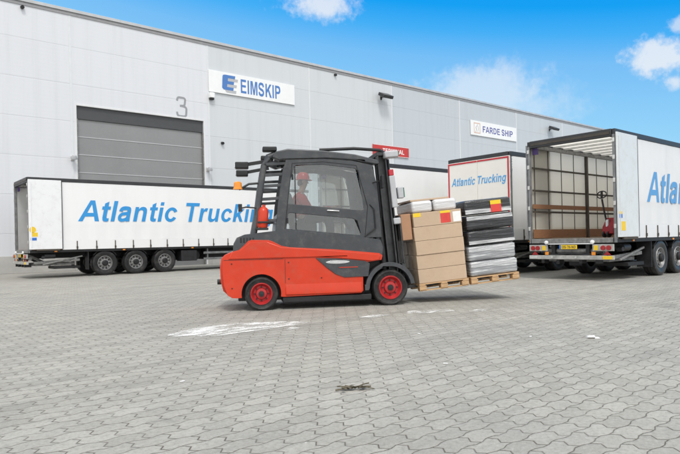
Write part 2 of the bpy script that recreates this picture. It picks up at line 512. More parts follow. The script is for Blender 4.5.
class MB:
    def __init__(s):
        s.v, s.f = [], []

    def add(s, vs, fs):
        o = len(s.v)
        s.v += [tuple(x) for x in vs]
        s.f += [tuple(i+o for i in f) for f in fs]
        return s

    def box(s, x0, x1, y0, y1, z0, z1, M=None):
        if x0 > x1: x0, x1 = x1, x0
        if y0 > y1: y0, y1 = y1, y0
        if z0 > z1: z0, z1 = z1, z0
        vs = [Vector(p) for p in ((x0, y0, z0), (x1, y0, z0), (x1, y1, z0), (x0, y1, z0), (x0, y0, z1), (x1, y0, z1), (x1, y1, z1), (x0, y1, z1))]
        if M: vs = [M @ v for v in vs]
        return s.add(vs, [(3, 2, 1, 0), (4, 5, 6, 7), (0, 1, 5, 4), (1, 2, 6, 5), (2, 3, 7, 6), (3, 0, 4, 7)])

    def bar(s, a, b, wx, wy=None, upv=(0, 0, 1)):
        """square bar from a to b"""
        a, b = Vector(a), Vector(b)
        wy = wy or wx
        d = (b-a).normalized()
        u = Vector(upv)
        if abs(d.dot(u)) > .98: u = Vector((1, 0, 0))
        sx = d.cross(u).normalized()*wx/2
        sy = sx.cross(d).normalized()*wy/2
        vs = [a-sx-sy, a+sx-sy, a+sx+sy, a-sx+sy, b-sx-sy, b+sx-sy, b+sx+sy, b-sx+sy]
        return s.add(vs, [(3, 2, 1, 0), (4, 5, 6, 7), (0, 1, 5, 4), (1, 2, 6, 5), (2, 3, 7, 6), (3, 0, 4, 7)])

    def cyl(s, a, b, r0, r1=None, n=16):
        a, b = Vector(a), Vector(b)
        r1 = r0 if r1 is None else r1
        d = (b-a).normalized()
        u = d.orthogonal().normalized()
        v = d.cross(u)
        vs = []
        for c, r in ((a, r0), (b, r1)):
            for i in range(n):
                t = 2*math.pi*i/n
                vs.append(c+(u*math.cos(t)+v*math.sin(t))*r)
        fs = [tuple(range(n))[::-1], tuple(range(n, 2*n))]
        fs += [(i, (i+1) % n, n+(i+1) % n, n+i) for i in range(n)]
        return s.add(vs, fs)

    def tube(s, pts, r, n=10, closed=False):
        pts = [Vector(p) for p in pts]
        k = len(pts)
        vs = []
        for i, p in enumerate(pts):
            a = pts[i-1] if (i > 0 or closed) else p
            b = pts[(i+1) % k] if (i < k-1 or closed) else p
            d = (b-a).normalized()
            ref = Vector((0, 0, 1)) if abs(d.z) < .9 else Vector((0, 1, 0))
            u = d.cross(ref).normalized()
            v = d.cross(u)
            for j in range(n):
                t = 2*math.pi*j/n
                vs.append(p+(u*math.cos(t)+v*math.sin(t))*r)
        fs = []
        for i in range(k if closed else k-1):
            for j in range(n):
                a, b = i*n, ((i+1) % k)*n
                fs.append((a+j, a+(j+1) % n, b+(j+1) % n, b+j))
        if not closed:
            fs += [tuple(range(n))[::-1], tuple(range((k-1)*n, k*n))]
        return s.add(vs, fs)

    def lathe(s, prof, c, axis=(0, 1, 0), n=32):
        """prof = [(radius, along axis)]"""
        c = Vector(c)
        d = Vector(axis).normalized()
        u = d.orthogonal().normalized()
        v = d.cross(u)
        vs, fs = [], []
        k = len(prof)
        for i in range(n):
            t = 2*math.pi*i/n
            e = u*math.cos(t)+v*math.sin(t)
            for r, h in prof: vs.append(c+e*r+d*h)
        for i in range(n):
            a, b = i*k, ((i+1) % n)*k
            for j in range(k-1):
                fs.append((a+j, b+j, b+j+1, a+j+1))
        return s.add(vs, fs)

    def plate(s, outer, holes, depth, fn):
        """2D outline with holes, extruded; fn(u, v, d) -> 3D point, d runs 0..depth"""
        loops = [outer]+list(holes)
        flat = [p for l in loops for p in l]
        tris = geometry.tessellate_polygon([[Vector((a, b, 0)) for a, b in l] for l in loops])
        n = len(flat)
        vs = [fn(a, b, 0) for a, b in flat]+[fn(a, b, depth) for a, b in flat]
        fs = [tuple(t) for t in tris]+[tuple(i+n for i in t[::-1]) for t in tris]
        o = 0
        for l in loops:
            k = len(l)
            for i in range(k):
                a, b = o+i, o+(i+1) % k
                fs.append((a, b, b+n, a+n))
            o += k
        return s.add(vs, fs)

    def build(s, name, material, parent=None, bevel=0.0, seg=2, smooth=True, sharp=38):
        me = bpy.data.meshes.new(name)
        me.from_pydata(s.v, [], s.f)
        bm = bmesh.new()
        bm.from_mesh(me)
        bmesh.ops.recalc_face_normals(bm, faces=bm.faces)
        bm.to_mesh(me)
        bm.free()
        if isinstance(material, (list, tuple)):
            for x in material: me.materials.append(x)
        else:
            me.materials.append(material)
        if smooth:
            me.shade_smooth()
            me.set_sharp_from_angle(angle=R(sharp))
        o = bpy.data.objects.new(name, me)
        COL.objects.link(o)
        if parent: o.parent = parent
        if bevel:
            b = o.modifiers.new('bevel', 'BEVEL')
            b.width = bevel
            b.segments = seg
            b.limit_method = 'ANGLE'
            b.angle_limit = R(40)
            b.harden_normals = False
        return o


def tag(o, label=None, cat=None, group=None, kind=None):
    if label: o['label'] = label
    if cat: o['category'] = cat
    if group: o['group'] = group
    if kind: o['kind'] = kind
    return o


def thing(name, label, cat, loc=(0, 0, 0), rotz=0.0, group=None):
    o = bpy.data.objects.new(name, None)
    o.empty_display_size = .2
    COL.objects.link(o)
    o.location = loc
    o.rotation_euler = (0, 0, rotz)
    return tag(o, label, cat, group)


def copy_tree(o, parent=None):
    c = o.copy()
    COL.objects.link(c)
    if parent is not None:
        c.parent = parent
    for ch in list(o.children):
        copy_tree(ch, c)
    return c


# ---- a plain grotesque drawn as outlines (units: capitals 716 high)


def _ring(cx, cy, rx, ry, a0=0, a1=360, n=36):
    return [(cx+rx*math.cos(R(a0+(a1-a0)*i/n)), cy+ry*math.sin(R(a0+(a1-a0)*i/n))) for i in range(n if a1-a0 == 360 else n+1)]


def _rect(a, b, c, d): return [(a, b), (c, b), (c, d), (a, d)]


def _curve(pts, it=3):
    """Chaikin smoothing of an open path, ends kept"""
    for _ in range(it):
        o = [pts[0]]
        for (a, b), (c, d) in zip(pts[:-1], pts[1:]):
            o += [(a*.75+c*.25, b*.75+d*.25), (a*.25+c*.75, b*.25+d*.75)]
        pts = o+[pts[-1]]
    return pts


def _rib(pts, w):
    pts = [Vector(p) for p in _curve(pts)]
    L, Q = [], []
    for i, p in enumerate(pts):
        d = (pts[min(i+1, len(pts)-1)]-pts[max(i-1, 0)]).normalized()
        nn = Vector((-d.y, d.x))*w/2
        L.append(tuple(p+nn))
        Q.append(tuple(p-nn))
    return L+Q[::-1]


_n = [(66, 0), (203, 0), (203, 265), (215, 360), (255, 405), (310, 415), (360, 400), (388, 350), (392, 270), (392, 0), (530, 0), (530, 320), (522, 410), (490, 475), (430, 518), (355, 531), (280, 515), (215, 465), (194, 430), (194, 519), (66, 519)]
_P = ([(73, 0), (216, 0), (216, 270), (330, 270), (450, 278), (560, 330), (615, 420), (622, 495), (600, 600), (540, 680), (440, 712), (300, 716), (73, 716)], [[(216, 390), (216, 595), (300, 595), (400, 588), (455, 550), (472, 495), (450, 425), (390, 395), (310, 390)]])
GL = {
    ' ': (278, []), '-': (333, [(_rect(40, 200, 290, 320), [])]),
    'A': (722, [([(0, 0), (152, 0), (208, 163), (514, 163), (570, 0), (722, 0), (440, 716), (282, 716)], [[(252, 290), (361, 590), (468, 290)]])]),
    'T': (611, [([(235, 0), (375, 0), (375, 595), (590, 595), (590, 716), (20, 716), (20, 595), (235, 595)], [])]),
    'l': (278, [(_rect(72, 0, 209, 716), [])]),
    'i': (278, [(_rect(72, 0, 209, 519), []), (_rect(72, 590, 209, 716), [])]),
    't': (333, [([(90, 410), (20, 410), (20, 519), (90, 519), (90, 620), (227, 690), (227, 519), (320, 519), (320, 410), (227, 410), (227, 165), (240, 115), (275, 105), (318, 112), (325, 10), (250, -10), (165, 0), (110, 45), (90, 130)], [])]),
    'n': (611, [(_n, [])]), 'u': (611, [([(596-x, 519-y) for x, y in _n], [])]),
    'r': (389, [([(66, 0), (203, 0), (203, 200), (212, 320), (240, 390), (290, 408), (345, 392), (388, 512), (330, 531), (270, 520), (225, 480), (194, 430), (194, 519), (66, 519)], [])]),
    'k': (556, [([(66, 0), (203, 0), (203, 163), (266, 228), (395, 0), (545, 0), (358, 322), (535, 519), (368, 519), (203, 335), (203, 716), (66, 716)], [])]),
    'c': (556, [(_ring(295, 260, 255, 271, 28, 332)+_ring(295, 260, 118, 160, 28, 332)[::-1], [])]),
    'a': (556, [(_rib([(98, 350), (120, 440), (200, 470), (290, 470), (400, 455), (408, 350), (405, 230), (405, 110), (414, 50), (416, 0)], 135), []),
                (_rib([(405, 300), (300, 280), (150, 260), (90, 190), (95, 90), (170, 40), (270, 50), (370, 100), (400, 200)], 112), [])]),
    'g': (611, [(_ring(285, 262, 248, 270), [_ring(290, 262, 112, 158)]), (_rect(410, -30, 547, 519), []), (_rib([(478, 20), (478, -60), (440, -140), (340, -165), (200, -160), (130, -110), (120, -60)], 118), [])]),
    'E': (667, [([(73, 0), (610, 0), (610, 120), (215, 120), (215, 310), (570, 310), (570, 430), (215, 430), (215, 595), (595, 595), (595, 716), (73, 716)], [])]),
    'I': (278, [(_rect(68, 0, 213, 716), [])]),
    'M': (833, [([(73, 0), (208, 0), (208, 560), (350, 0), (480, 0), (622, 560), (622, 0), (757, 0), (757, 716), (540, 716), (415, 225), (290, 716), (73, 716)], [])]),
    'S': (667, [(_rib([(100, 215), (130, 90), (250, 55), (350, 55), (470, 75), (540, 200), (470, 310), (330, 350), (190, 385), (100, 450), (110, 590), (220, 665), (340, 662), (450, 650), (510, 580), (520, 500)], 136), [])]),
    'K': (722, [([(75, 0), (218, 0), (218, 215), (335, 335), (520, 0), (715, 0), (430, 430), (695, 716), (500, 716), (218, 400), (218, 716), (75, 716)], [])]),
    'P': (667, [_P]), 'R': (722, [_P, ([(240, 300), (300, 298), (370, 240), (540, 0), (715, 0), (560, 230), (460, 320)], [])]),
    'F': (611, [([(73, 0), (218, 0), (218, 305), (520, 305), (520, 425), (218, 425), (218, 595), (565, 595), (565, 716), (73, 716)], [])]),
    'D': (722, [([(72, 0), (340, 0), (480, 20), (600, 110), (665, 240), (672, 358), (655, 500), (590, 620), (480, 700), (340, 716), (72, 716)], [[(216, 120), (216, 595), (330, 595), (430, 580), (500, 510), (522, 400), (520, 310), (490, 190), (420, 130), (330, 120)]])]),
    'O': (778, [(_ring(389, 358, 345, 370), [_ring(389, 358, 200, 248)])]),
    'H': (722, [([(73, 0), (218, 0), (218, 313), (505, 313), (505, 0), (650, 0), (650, 716), (505, 716), (505, 435), (218, 435), (218, 716), (73, 716)], [])]),
    'N': (722, [([(74, 0), (210, 0), (210, 470), (500, 0), (648, 0), (648, 716), (512, 716), (512, 240), (218, 716), (74, 716)], [])]),
    'L': (611, [([(77, 0), (580, 0), (580, 120), (222, 120), (222, 716), (77, 716)], [])]),
    '3': (500, [(_rib([(60, 560), (90, 690), (220, 690), (390, 680), (370, 520), (350, 410), (230, 400), (170, 395)], 78), []), (_rib([(170, 392), (300, 395), (430, 350), (420, 190), (400, 30), (230, 28), (80, 30), (50, 170)], 78), [])]),
    '7': (556, [([(40, 716), (510, 716), (510, 610), (300, 0), (160, 0), (360, 595), (40, 595)], [])]),
    '8': (556, [(_ring(278, 200, 240, 212), [_ring(278, 200, 110, 100)]), (_ring(278, 535, 215, 190), [_ring(278, 535, 95, 85)])]),
}


def lettering(name, s, width, cap, fn, material, parent, shear=0.0, thick=1.0, narrow=1.0):
    """words scaled to a width and capital height; fn(u, v, d) -> 3D with d out of the surface"""
    adv = sum(GL[ch][0] for ch in s)
    kx, ky = width/adv, cap/716
    mb = MB()
    x = 0
    lift = 0
    for ch in s:
        for outer, holes in GL[ch][1]:
            f = lambda p: ((x+p[0])*kx+p[1]*ky*shear, p[1]*ky)
            dd = (.003+.0005*(lift % 4))*min(1.0, thick*1.0) if thick < 1 else .003+.0005*(lift % 4)
            lift += 1
            mb.plate([f(p) for p in outer], [[f(p) for p in h] for h in holes], dd, fn)
        x += GL[ch][0]
    return mb.build(name, material, parent, smooth=False)


def front(x, y, z):      # surface facing -Y
    return lambda u, v, d: Vector((x+u, y-d, z+v))


def rear(x, y, z):       # surface facing -X, u runs towards -Y
    return lambda u, v, d: Vector((x-d, y-u, z+v))


def panel_front(mb, x0, x1, z0, z1, y, t):
    mb.box(x0, x1, y-t, y, z0, z1)


# ------------------------------------------------------------------ ground
mb = MB().add([(-500, -500, 0), (900, -500, 0), (900, 900, 0), (-500, 900, 0)], [(0, 1, 2, 3)])
g = mb.build('ground', M_ground, smooth=False)
tag(g, kind='structure')


def blotch(pts, z=.004):
    out = []
    k = len(pts)
    for i in range(k):
        a, b = Vector(pts[i]), Vector(pts[(i+1) % k])
        for j in range(6):
            p = a.lerp(b, j/6)
            out.append((p.x+random.uniform(-.025, .025), p.y+random.uniform(-.025, .025)))
    m = MB()
    tris = geometry.tessellate_polygon([[Vector((a, b, 0)) for a, b in out]])
    return m.add([(a, b, z) for a, b in out], tris)


YW = 31.475
blob = blotch([(3.10, 7.50), (3.42, 7.70), (3.72, 7.90), (4.15, 7.90), (4.50, 7.80), (5.02, 7.42), (5.25, 7.10), (4.85, 6.92), (4.45, 6.95), (4.05, 6.98), (3.70, 6.95), (3.45, 7.15)])
tag(blob.build('road_marking', M_wornp, smooth=False), kind='structure')
for pts in ([(6.1, 6.90), (6.5, 6.98), (6.65, 6.72), (6.2, 6.70)], [(6.95, 6.65), (7.2, 6.85), (7.8, 6.45), (7.7, 6.22), (7.25, 6.40)], [(7.75, 6.02), (8.1, 6.12), (8.3, 5.95), (8.0, 5.88)],
            [(4.55, 6.75), (4.75, 6.85), (4.85, 6.7), (4.65, 6.6)]):
    tag(blotch(pts).build('road_marking', M_wornp, smooth=False), kind='structure')

# ------------------------------------------------------------------ warehouse
ZR = 13.30
wh = thing('warehouse', 'long pale grey metal-clad warehouse with a flat roof and one tall roller door', 'warehouse', (0, YW, 0))
seams = [-31.5, -23.6, -15.6, -7.5, .5, 8.47, 16.21, 23.8, 31.74, 39.99, 48.56, 57.05, 65.4, 73.6]
DX0, DX1, DZ = 8.71, 15.85, 8.54


def wall_plate(x0, x1, z0, z1, holes=()):
    m = MB()
    m.plate([(x0+.004, z0), (x1-.004, z0), (x1-.004, z1), (x0+.004, z1)], holes, .20, lambda u, v, d: Vector((u, d, v)))
    return m


for i in range(len(seams)-1):
    a, b = seams[i], seams[i+1]
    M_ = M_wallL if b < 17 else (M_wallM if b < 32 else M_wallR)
    if i == 5:
        m = MB()
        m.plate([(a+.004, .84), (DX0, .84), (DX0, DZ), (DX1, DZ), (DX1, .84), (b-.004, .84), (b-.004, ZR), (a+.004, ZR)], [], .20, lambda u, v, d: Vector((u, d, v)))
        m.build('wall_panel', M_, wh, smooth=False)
        MB().box(a, DX0-.105, -.03, .25, 0, .838).build('plinth', M_concrete, wh, .01)
        MB().box(DX1+.105, b, -.03, .25, 0, .838).build('plinth', M_concrete, wh, .01)
    else:
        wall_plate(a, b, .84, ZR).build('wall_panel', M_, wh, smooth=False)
        MB().box(a+.002, b-.002, -.03, .25, 0, .838).build('plinth', M_concrete, wh, .01)
for s in seams[1:-1]:
    MB().box(s-.055, s+.055, -.012, -.001, .85, ZR-.001).build('seam_strip', M_seam, wh, .003)
x0, x1 = seams[0], seams[-1]
MB().box(x0-.1, x1+.1, -.09, .30, ZR+.0, ZR+.16).build('roof_flashing', M_flash, wh, .01)
MB().box(x0-.1, x1+.1, -.04, -.002, ZR-.16, ZR-.02).build('gutter_trim', mat('dark flashing edge', (.30, .30, .31), .5, 0, .5, .1), wh)
MB().box(x0+.2, x1-.2, .31, 60, ZR-.25, ZR-.05).build('roof', M_flash, wh)
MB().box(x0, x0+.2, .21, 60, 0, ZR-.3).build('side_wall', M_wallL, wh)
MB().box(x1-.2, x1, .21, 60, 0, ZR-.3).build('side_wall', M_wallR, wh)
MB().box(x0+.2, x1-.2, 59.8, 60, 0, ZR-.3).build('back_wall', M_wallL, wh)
# roller door in its opening
m = MB().box(DX0-.10, DX0-.001, -.018, .26, .0, DZ+.10).box(DX1+.001, DX1+.10, -.018, .26, .0, DZ+.10).box(DX0, DX1, -.018, .26, DZ+.001, DZ+.10)
m.build('door_frame', M_trim, wh, .004)
rd = MB().box(DX0+.06, DX1-.06, .17, .22, 0, 7.86).build('roller_door', M_rdoor, wh)
for k in range(8):
    z = 6.95-k*.93
    MB().box(DX0+.07, DX1-.07, .150, .1695, z-.018, z+.018).build('section_seam', M_seal, rd)
MB().box(DX0+.002, DX1-.002, .10, .24, 7.865, DZ-.002).build('recess_shade', M_rdark, wh, .01)  # dark strip painting the shadow of the recess above the door
MB().box(DX0+.002, DX0+.058, .02, .16, 0, 7.86).build('door_rail', M_sill, wh)
MB().box(DX1-.058, DX1-.002, .02, .16, 0, 7.86).build('door_rail', M_sill, wh)
lettering('numeral', '3', .78, 1.17, front(14.12, -.001, 8.62), M_num, wh)

# signs
def sign(label, cat, x0, x1, z0, z1, m_):
    t = thing('sign', label, cat, ((x0+x1)/2, YW-.03, z0))
    hw, h = (x1-x0)/2, z1-z0
    MB().box(-hw, hw, -.06, .0, 0, h).build('board', m_, t, .01)
    return t, hw, h


t, hw, h = sign('wide white sign with blue EIMSKIP lettering beside the tall roller door', 'sign', 16.22, 22.5, 10.36, 11.68, M_sign)
def emblem_E(x, z, s, m_, d, name):
    o = [(.12, 0), (.82, 0), (.86, .20), (.36, .20), (.38, .40), (.86, .40), (.90, .60), (.42, .60), (.44, .80), (.96, .80), (1.0, 1.0), (.22, 1.0), (.08, .96), (.04, .86), (0, .10)]
    m = MB()
    m.plate([(a*s, b*s) for a, b in o], [], .006, lambda u, v, k: Vector((x+u, d-k, z+v)))
    return m.build(name, m_, t, smooth=False)
emblem_E(-2.05, .10, .90, M_sgrey, -.0605, 'emblem_shadow')
emblem_E(-2.26, .26, .92, M_sblue, -.067, 'emblem')
lettering('lettering', 'EIMSKIP', 3.05, .86, front(-1.02, -.0605, .22), M_sblue, t)

t, hw, h = sign('small white sign with navy FARDE SHIP lettering high on the wall', 'sign', 41.43, 48.45, 10.30, 11.60, M_sign)
m = MB()
rr = [(0, 0), (.92, 0), (.92, .92), (0, .92)]
m.plate(rr, [[(.07, .07), (.07, .85), (.85, .85), (.85, .07)]], .006, lambda u, v, k: Vector((-3.08+u, -.0605-k, .20+v)))
m.build('emblem', M_sora, t, smooth=False)
MB().tube([(-2.85, -.066, .30), (-2.72, -.066, .52), (-2.80, -.066, .72), (-2.55, -.066, .98)], .028, 6).tube([(-2.55, -.066, .35), (-2.44, -.066, .6), (-2.5, -.066, .85)], .022, 6).build('emblem_swirl', M_sgrey, t)
lettering('lettering', 'FARDE SHIP', 4.75, .56, front(-1.85, -.0605, .36), M_navy, t)

t, hw, h = sign('red sign with white block lettering on the wall behind the forklift mast', 'sign', 29.6, 33.45, 7.62, 8.42, M_signred)
MB().box(-hw, hw, -.066, -.0605, 0, .03).box(-hw, hw, -.066, -.0605, h-.03, h).build('white_edge', M_sign, t)
lettering('lettering', 'TERMINAL', 2.35, .34, front(-.95, -.0605, .22), M_sign, t)


def floodlight(x, z, label, group=None):
    t = thing('floodlight', label, 'floodlight', (x, YW, z), 0, group)
    MB().box(-.08, .08, -.05, 0, -.14, .14).build('wall_plate', M_black, t, .008)
    MB().bar((0, -.04, 0), (0, -.22, .02), .08).build('bracket_arm', M_black, t)
    Mx = Matrix.Translation((0, -.46, .02)) @ Matrix.Rotation(R(28), 4, 'X')
    hd = MB().box(-.50, .50, -.40, .28, -.04, .20, Mx).build('lamp_head', M_mast, t, .03)
    MB().box(-.44, .44, -.33, .21, -.055, -.0405, Mx).build('lens', M_alu, hd, .005)
    return t


floodlight(30.6, 12.0, 'dark floodlight high on the wall left of the white FARDE SHIP sign', 'floodlights under the roof edge')
floodlight(54.5, 12.1, 'dark floodlight high on the wall above the open trailer', 'floodlights under the roof edge')


def bulkhead(x, z, label):
    t = thing('wall_lamp', label, 'wall lamp', (x, YW, z), 0, 'small lamps either side of the roller door')
    MB().box(-.09, .09, -.06, 0, -.12, .12).build('back_box', M_alu, t, .01)
    MB().bar((0, -.05, .04), (0, -.26, .08), .05).build('arm', M_alu, t)
    MB().lathe([(.02, .12), (.10, .10), (.16, -.06), (.15, -.10), (.0, -.10)], (0, -.30, .02), (0, -.35, 1), 16).build('shade', M_sgrey, t)


bulkhead(8.50-.03, 5.78, 'small grey lamp on the wall at the left edge of the roller door')
bulkhead(16.06, 5.66, 'small grey lamp on the wall at the right edge of the roller door')
t = thing('security_camera', 'small white camera box on the wall under the left end of the EIMSKIP sign', 'camera', (16.36, YW, 10.02))
MB().box(-.16, .16, -.26, -.01, -.05, .26).build('housing', M_sign, t, .03)
MB().box(-.14, .14, -.22, -.04, -.16, -.052).build('lens_hood', M_black, t, .03)
for (x, z, l) in [(6.3, 13.02, 'small dark overflow spout under the roof edge, leftmost'), (26.1, 13.0, 'small dark overflow spout under the roof edge right of the EIMSKIP sign'), (17.05, 7.34, 'small black vent knob on the wall below the EIMSKIP sign')]:
    t = tag(MB().cyl((0, 0, 0), (0, -.16, -.03), .085, .085, 14).build('spout', M_black, None), l, 'spout')
    t.location = (x, YW, z)

# ------------------------------------------------------------------ semi trailers
def rrect(x0, x1, z0, z1, r, n=4):
    out = []
    for cx, cz, a0 in ((x1-r, z0+r, -90), (x1-r, z1-r, 0), (x0+r, z1-r, 90), (x0+r, z0+r, 180)):
        for i in range(n+1):
            a = R(a0+90*i/n)
            out.append((cx+r*math.cos(a), cz+r*math.sin(a)))
    return out


def wheel(parent, x, side):
    """side -1 near (-Y), +1 far"""
    yo = side*1.235
    ax = (0, side, 0)
    ty = MB().lathe([(.30, -.36), (.44, -.37), (.50, -.345), (.522, -.30), (.522, -.245), (.505, -.24), (.505, -.225), (.522, -.22), (.522, -.155), (.505, -.15), (.505, -.135), (.522, -.13), (.522, -.06), (.50, -.015), (.455, .0), (.40, -.005), (.305, -.03)], (x, yo, .522), ax, 40).build('tyre', M_rub, parent)
    rm = MB().lathe([(.305, -.03), (.298, -.012), (.285, -.012), (.272, -.05), (.25, -.10), (.19, -.12), (.155, -.10), (.15, -.04), (.11, -.03), (.0, -.03)], (x, yo, .522), ax, 40).build('rim', M_rim, parent)
    hb = MB().lathe([(.128, -.035), (.122, .02), (.09, .05), (.0, .055)], (x, yo, .522), ax, 20).build('hub', M_blk, parent)
    h = MB()
    for k in range(10):
        a = 2*math.pi*k/10
        c = Vector((x+math.cos(a)*.225, yo-side*.105, .522+math.sin(a)*.225))
        h.cyl(c, c+Vector((0, side*.012, 0)), .034, .034, 10)
    h.build('rim_holes', M_black, parent)
    h = MB()
    for k in range(10):
        a = 2*math.pi*(k+.5)/10
        c = Vector((x+math.cos(a)*.165, yo-side*.09, .522+math.sin(a)*.165))
        h.cyl(c, c+Vector((0, side*.04, 0)), .013, .013, 6)
    h.build('wheel_nuts', M_alu, parent)


LEN, HW, ZT, ZF, ZC = 13.6, 1.275, 4.0, 1.15, 1.12


def trailer(name, label, loc, rear_kind, letters, door_m, wheels=(2.87, 4.18, 5.49), xa=1.83, zb=1.10, plate=True, detail=True, stick=0, tarp=None):
    t = thing(name, label, 'semi-trailer', loc, 0, 'parked curtain-side trailers')
    # chassis
    MB().box(.10, LEN-.3, -.52, -.40, .78, 1.02).box(.10, LEN-.3, .40, .52, .78, 1.02).box(.15, LEN-.2, -1.2, 1.2, 1.02, 1.10).build('chassis', M_blk, t)
    MB().box(.06, LEN-.1, -1.20, 1.20, 1.101, ZF).build('deck', M_deck, t)
    for s in (-1, 1):
        MB().box(.02, LEN-.02, s*1.205, s*1.275, 1.02, ZF-.03).build('side_rail', M_blk, t, .006)
    # near and far curtains, with the white rave strip and its buckles below
    x0 = 1.21 if rear_kind == 'open' else .10
    for s in (-1, 1):
        xs = x0 if s < 0 else .10
        mc = (tarp or M_white) if s < 0 else M_liner
        cu = MB()
        if s < 0:
            nx, nz = int((LEN-.12-xs)/.085), 8
            for face in (0,):
                vs, fs = [], []
                for i in range(nx+1):
                    for j in range(nz+1):
                        x = xs+(LEN-.12-xs)*i/nx
                        f = j/nz
                        rip = .5-.5*math.cos(2*math.pi*(x-xs-.55)/.765)
                        low = (1-f)**2*.016+.003
                        sag = .012*(.5+.5*math.sin(x*1.9+f*2.2))*math.sin(math.pi*f)
                        vs.append((x, -1.274+rip*low+sag+face*.004, 1.50+f*2.345))
                for i in range(nx):
                    for j in range(nz):
                        a = i*(nz+1)+j
                        fs.append((a, a+1, a+nz+2, a+nz+1))
                cu.add(vs, fs)
            cu = cu.build('side_curtain', mc, t)
        else:
            cu = cu.add([(xs, s*1.272, 1.50), (LEN-.12, s*1.272, 1.50), (LEN-.12, s*1.272, 3.845), (xs, s*1.272, 3.845)], [(0, 1, 2, 3)]).build('side_curtain', mc, t, smooth=False)
        st = MB().box(xs, LEN-.12, s*1.268, s*1.280, 1.125, 1.497).build('curtain_hem', mc, t)
        if s < 0:
            bk = MB()
            k = 0
            x = xs+.55
            while x < LEN-.3:
                bk.box(x-.018, x+.018, -1.300, -1.2815, 1.12, 1.47)
                bk.box(x-.032, x+.032, -1.312, -1.3005, 1.16, 1.25)
                x += .765
            bk.build('buckles', M_strap, st)
        if s < 0 and letters:
            lettering('lettering', 'Atlantic Trucking', 9.42, .87, front(xa, -1.2745, zb+1.13), letters, cu, .22)
        MB().box(.0, LEN, s*1.20, s*1.285, 3.85, ZT-.004).build('cant_rail', M_rail, t, .01)
    MB().add([(.05, -1.195, 3.97), (LEN-.05, -1.195, 3.97), (LEN-.05, 1.195, 3.97), (.05, 1.195, 3.97)], [(0, 1, 2, 3)]).build('roof_sheet', M_roofcloth, t)
    bows = MB()
    x = .65
    while x < LEN-.4:
        bows.box(x-.022, x+.022, -1.19, 1.19, 3.90, 3.960)
        x += .62
    bows.build('roof_bows', M_alu, t)
    MB().box(LEN-.06, LEN, -1.275, 1.275, 1.02, 3.845).build('front_wall', M_doorw, t, .01)
    # rear frame
    hdr = MB().box(-.03, .09, -1.19, 1.19, 3.80, ZT).build('rear_header', M_rail, t, .01)
    if rear_kind == 'open':
        MB().box(-.031, -.045, -1.15, 1.15, 3.86, 3.93).build('warning_strip', M_brownpost, hdr)
    for s in (-1, 1):
        MB().box(-.02, .08, s*1.205, s*1.272, 1.02, 3.85).build('rear_post', M_post, t, .008)
        for z in (1.45, 2.05, 2.65, 3.25, 3.70):
            MB().box(-.04, -.0205, s*1.215, s*1.275, z-.055, z+.055).build('door_hinge', M_alu, t, .005)
    if rear_kind == 'open':
        MB().box(-.04, .055, -1.18, 1.18, 1.02, ZF-.002).build('rear_sill', M_sill, t, .006)
        for s in (-1, 1):       # doors folded back flat along the sides
            d = MB().box(-.01, 1.19, s*1.292, s*1.335, 1.16, 3.90).build('rear_door', door_m if s < 0 else M_post, t, .008)
            MB().box(.06, .09, s*1.336, s*1.352, 1.25, 3.80).build('lock_rod', door_m, d)
            MB().box(1.191, 1.215, s*1.290, s*1.337, 1.16, 3.90).build('door_seal', M_rail, d)
            MB().box(.25, 1.1, s*1.30, s*1.345, 1.10, 1.155).build('door_clamp', M_strap, d)
            if s < 0:
                if stick == 0:
                    MB().box(.12, .37, -1.3385, -1.3355, 1.33, 1.57).build('sticker', M_yel, d)
                    MB().box(.03, .20, -1.3385, -1.3355, 1.66, 1.76).build('sticker', M_blue, d)
                    MB().box(.03, .20, -1.3385, -1.3355, 1.762, 1.83).build('sticker', M_yel, d)
                else:
                    MB().cyl((.12, -1.3355, 1.93), (.12, -1.3385, 1.93), .12, .12, 20).build('sticker', M_yel, d)
                    MB().box(.10, .30, -1.3385, -1.3355, 1.66, 1.82).build('sticker', M_yel, d)
                    MB().box(.05, .26, -1.3385, -1.3355, 1.51, 1.62).build('sticker', M_blue, d)
    else:
        for s in (-1, 1):
            d = MB().box(-.055, -.012, s*.006, s*1.262, 1.16, 3.86).build('rear_door', M_cream, t, .006)
            MB().box(-.0655, -.0555, s*1.19, s*1.245, 1.18, 3.84).box(-.0655, -.0555, s*.01, s*1.188, 3.785, 3.84).build('red_border', M_frame_red, d)
            MB().cyl((-.085, s*.16, 1.1), (-.085, s*.16, 2.60), .014, .014, 8).build('lock_rod', M_cream, d)
        MB().box(-.04, .055, -1.18, 1.18, 1.02, ZF-.002).build('rear_sill', M_sill, t, .006)
        lettering('lettering', 'Atlantic Trucking', 2.22, .27, rear(-.0575, 1.10, 3.04), mat('medium blue vinyl', (.10, .36, .70), .4), t, .18)
    # inner fittings, seen through an open rear
    if rear_kind == 'open' and detail:
        for s in (-1, 1):
            for x in (3.3, 6.7, 10.1):
                MB().box(x-.05, x+.05, s*1.14, s*1.222, ZF, 3.85).build('pillar', M_brownpost, t, .006)
            for (z, hh, mm) in ((1.30, .26, M_lath), (1.95, .06, M_strap), (2.11, .13, M_lath), (2.58, .055, M_strap), (3.24, .055, M_strap)):
                if s < 0 and mm is M_strap: continue
                MB().box(.12, LEN-.15, s*1.200, s*1.2195, z-hh/2, z+hh/2).build('side_lath', mm, t)
            if s > 0:
                st = MB()
                x = .32
                while x < LEN-.3:
                    st.box(x-.014, x+.014, s*1.254, s*1.264, 1.2, 3.84)
                    x += .765
                st.build('webbing', M_strap, t)
        if stick: MB().box(.085, .80, 1.185, 1.205, ZF, 3.79).build('inner_panel', M_doorg, t)
        MB().box(.10, LEN-.1, 1.10, 1.19, 3.80, 3.895).build('inner_rail', M_sill, t)
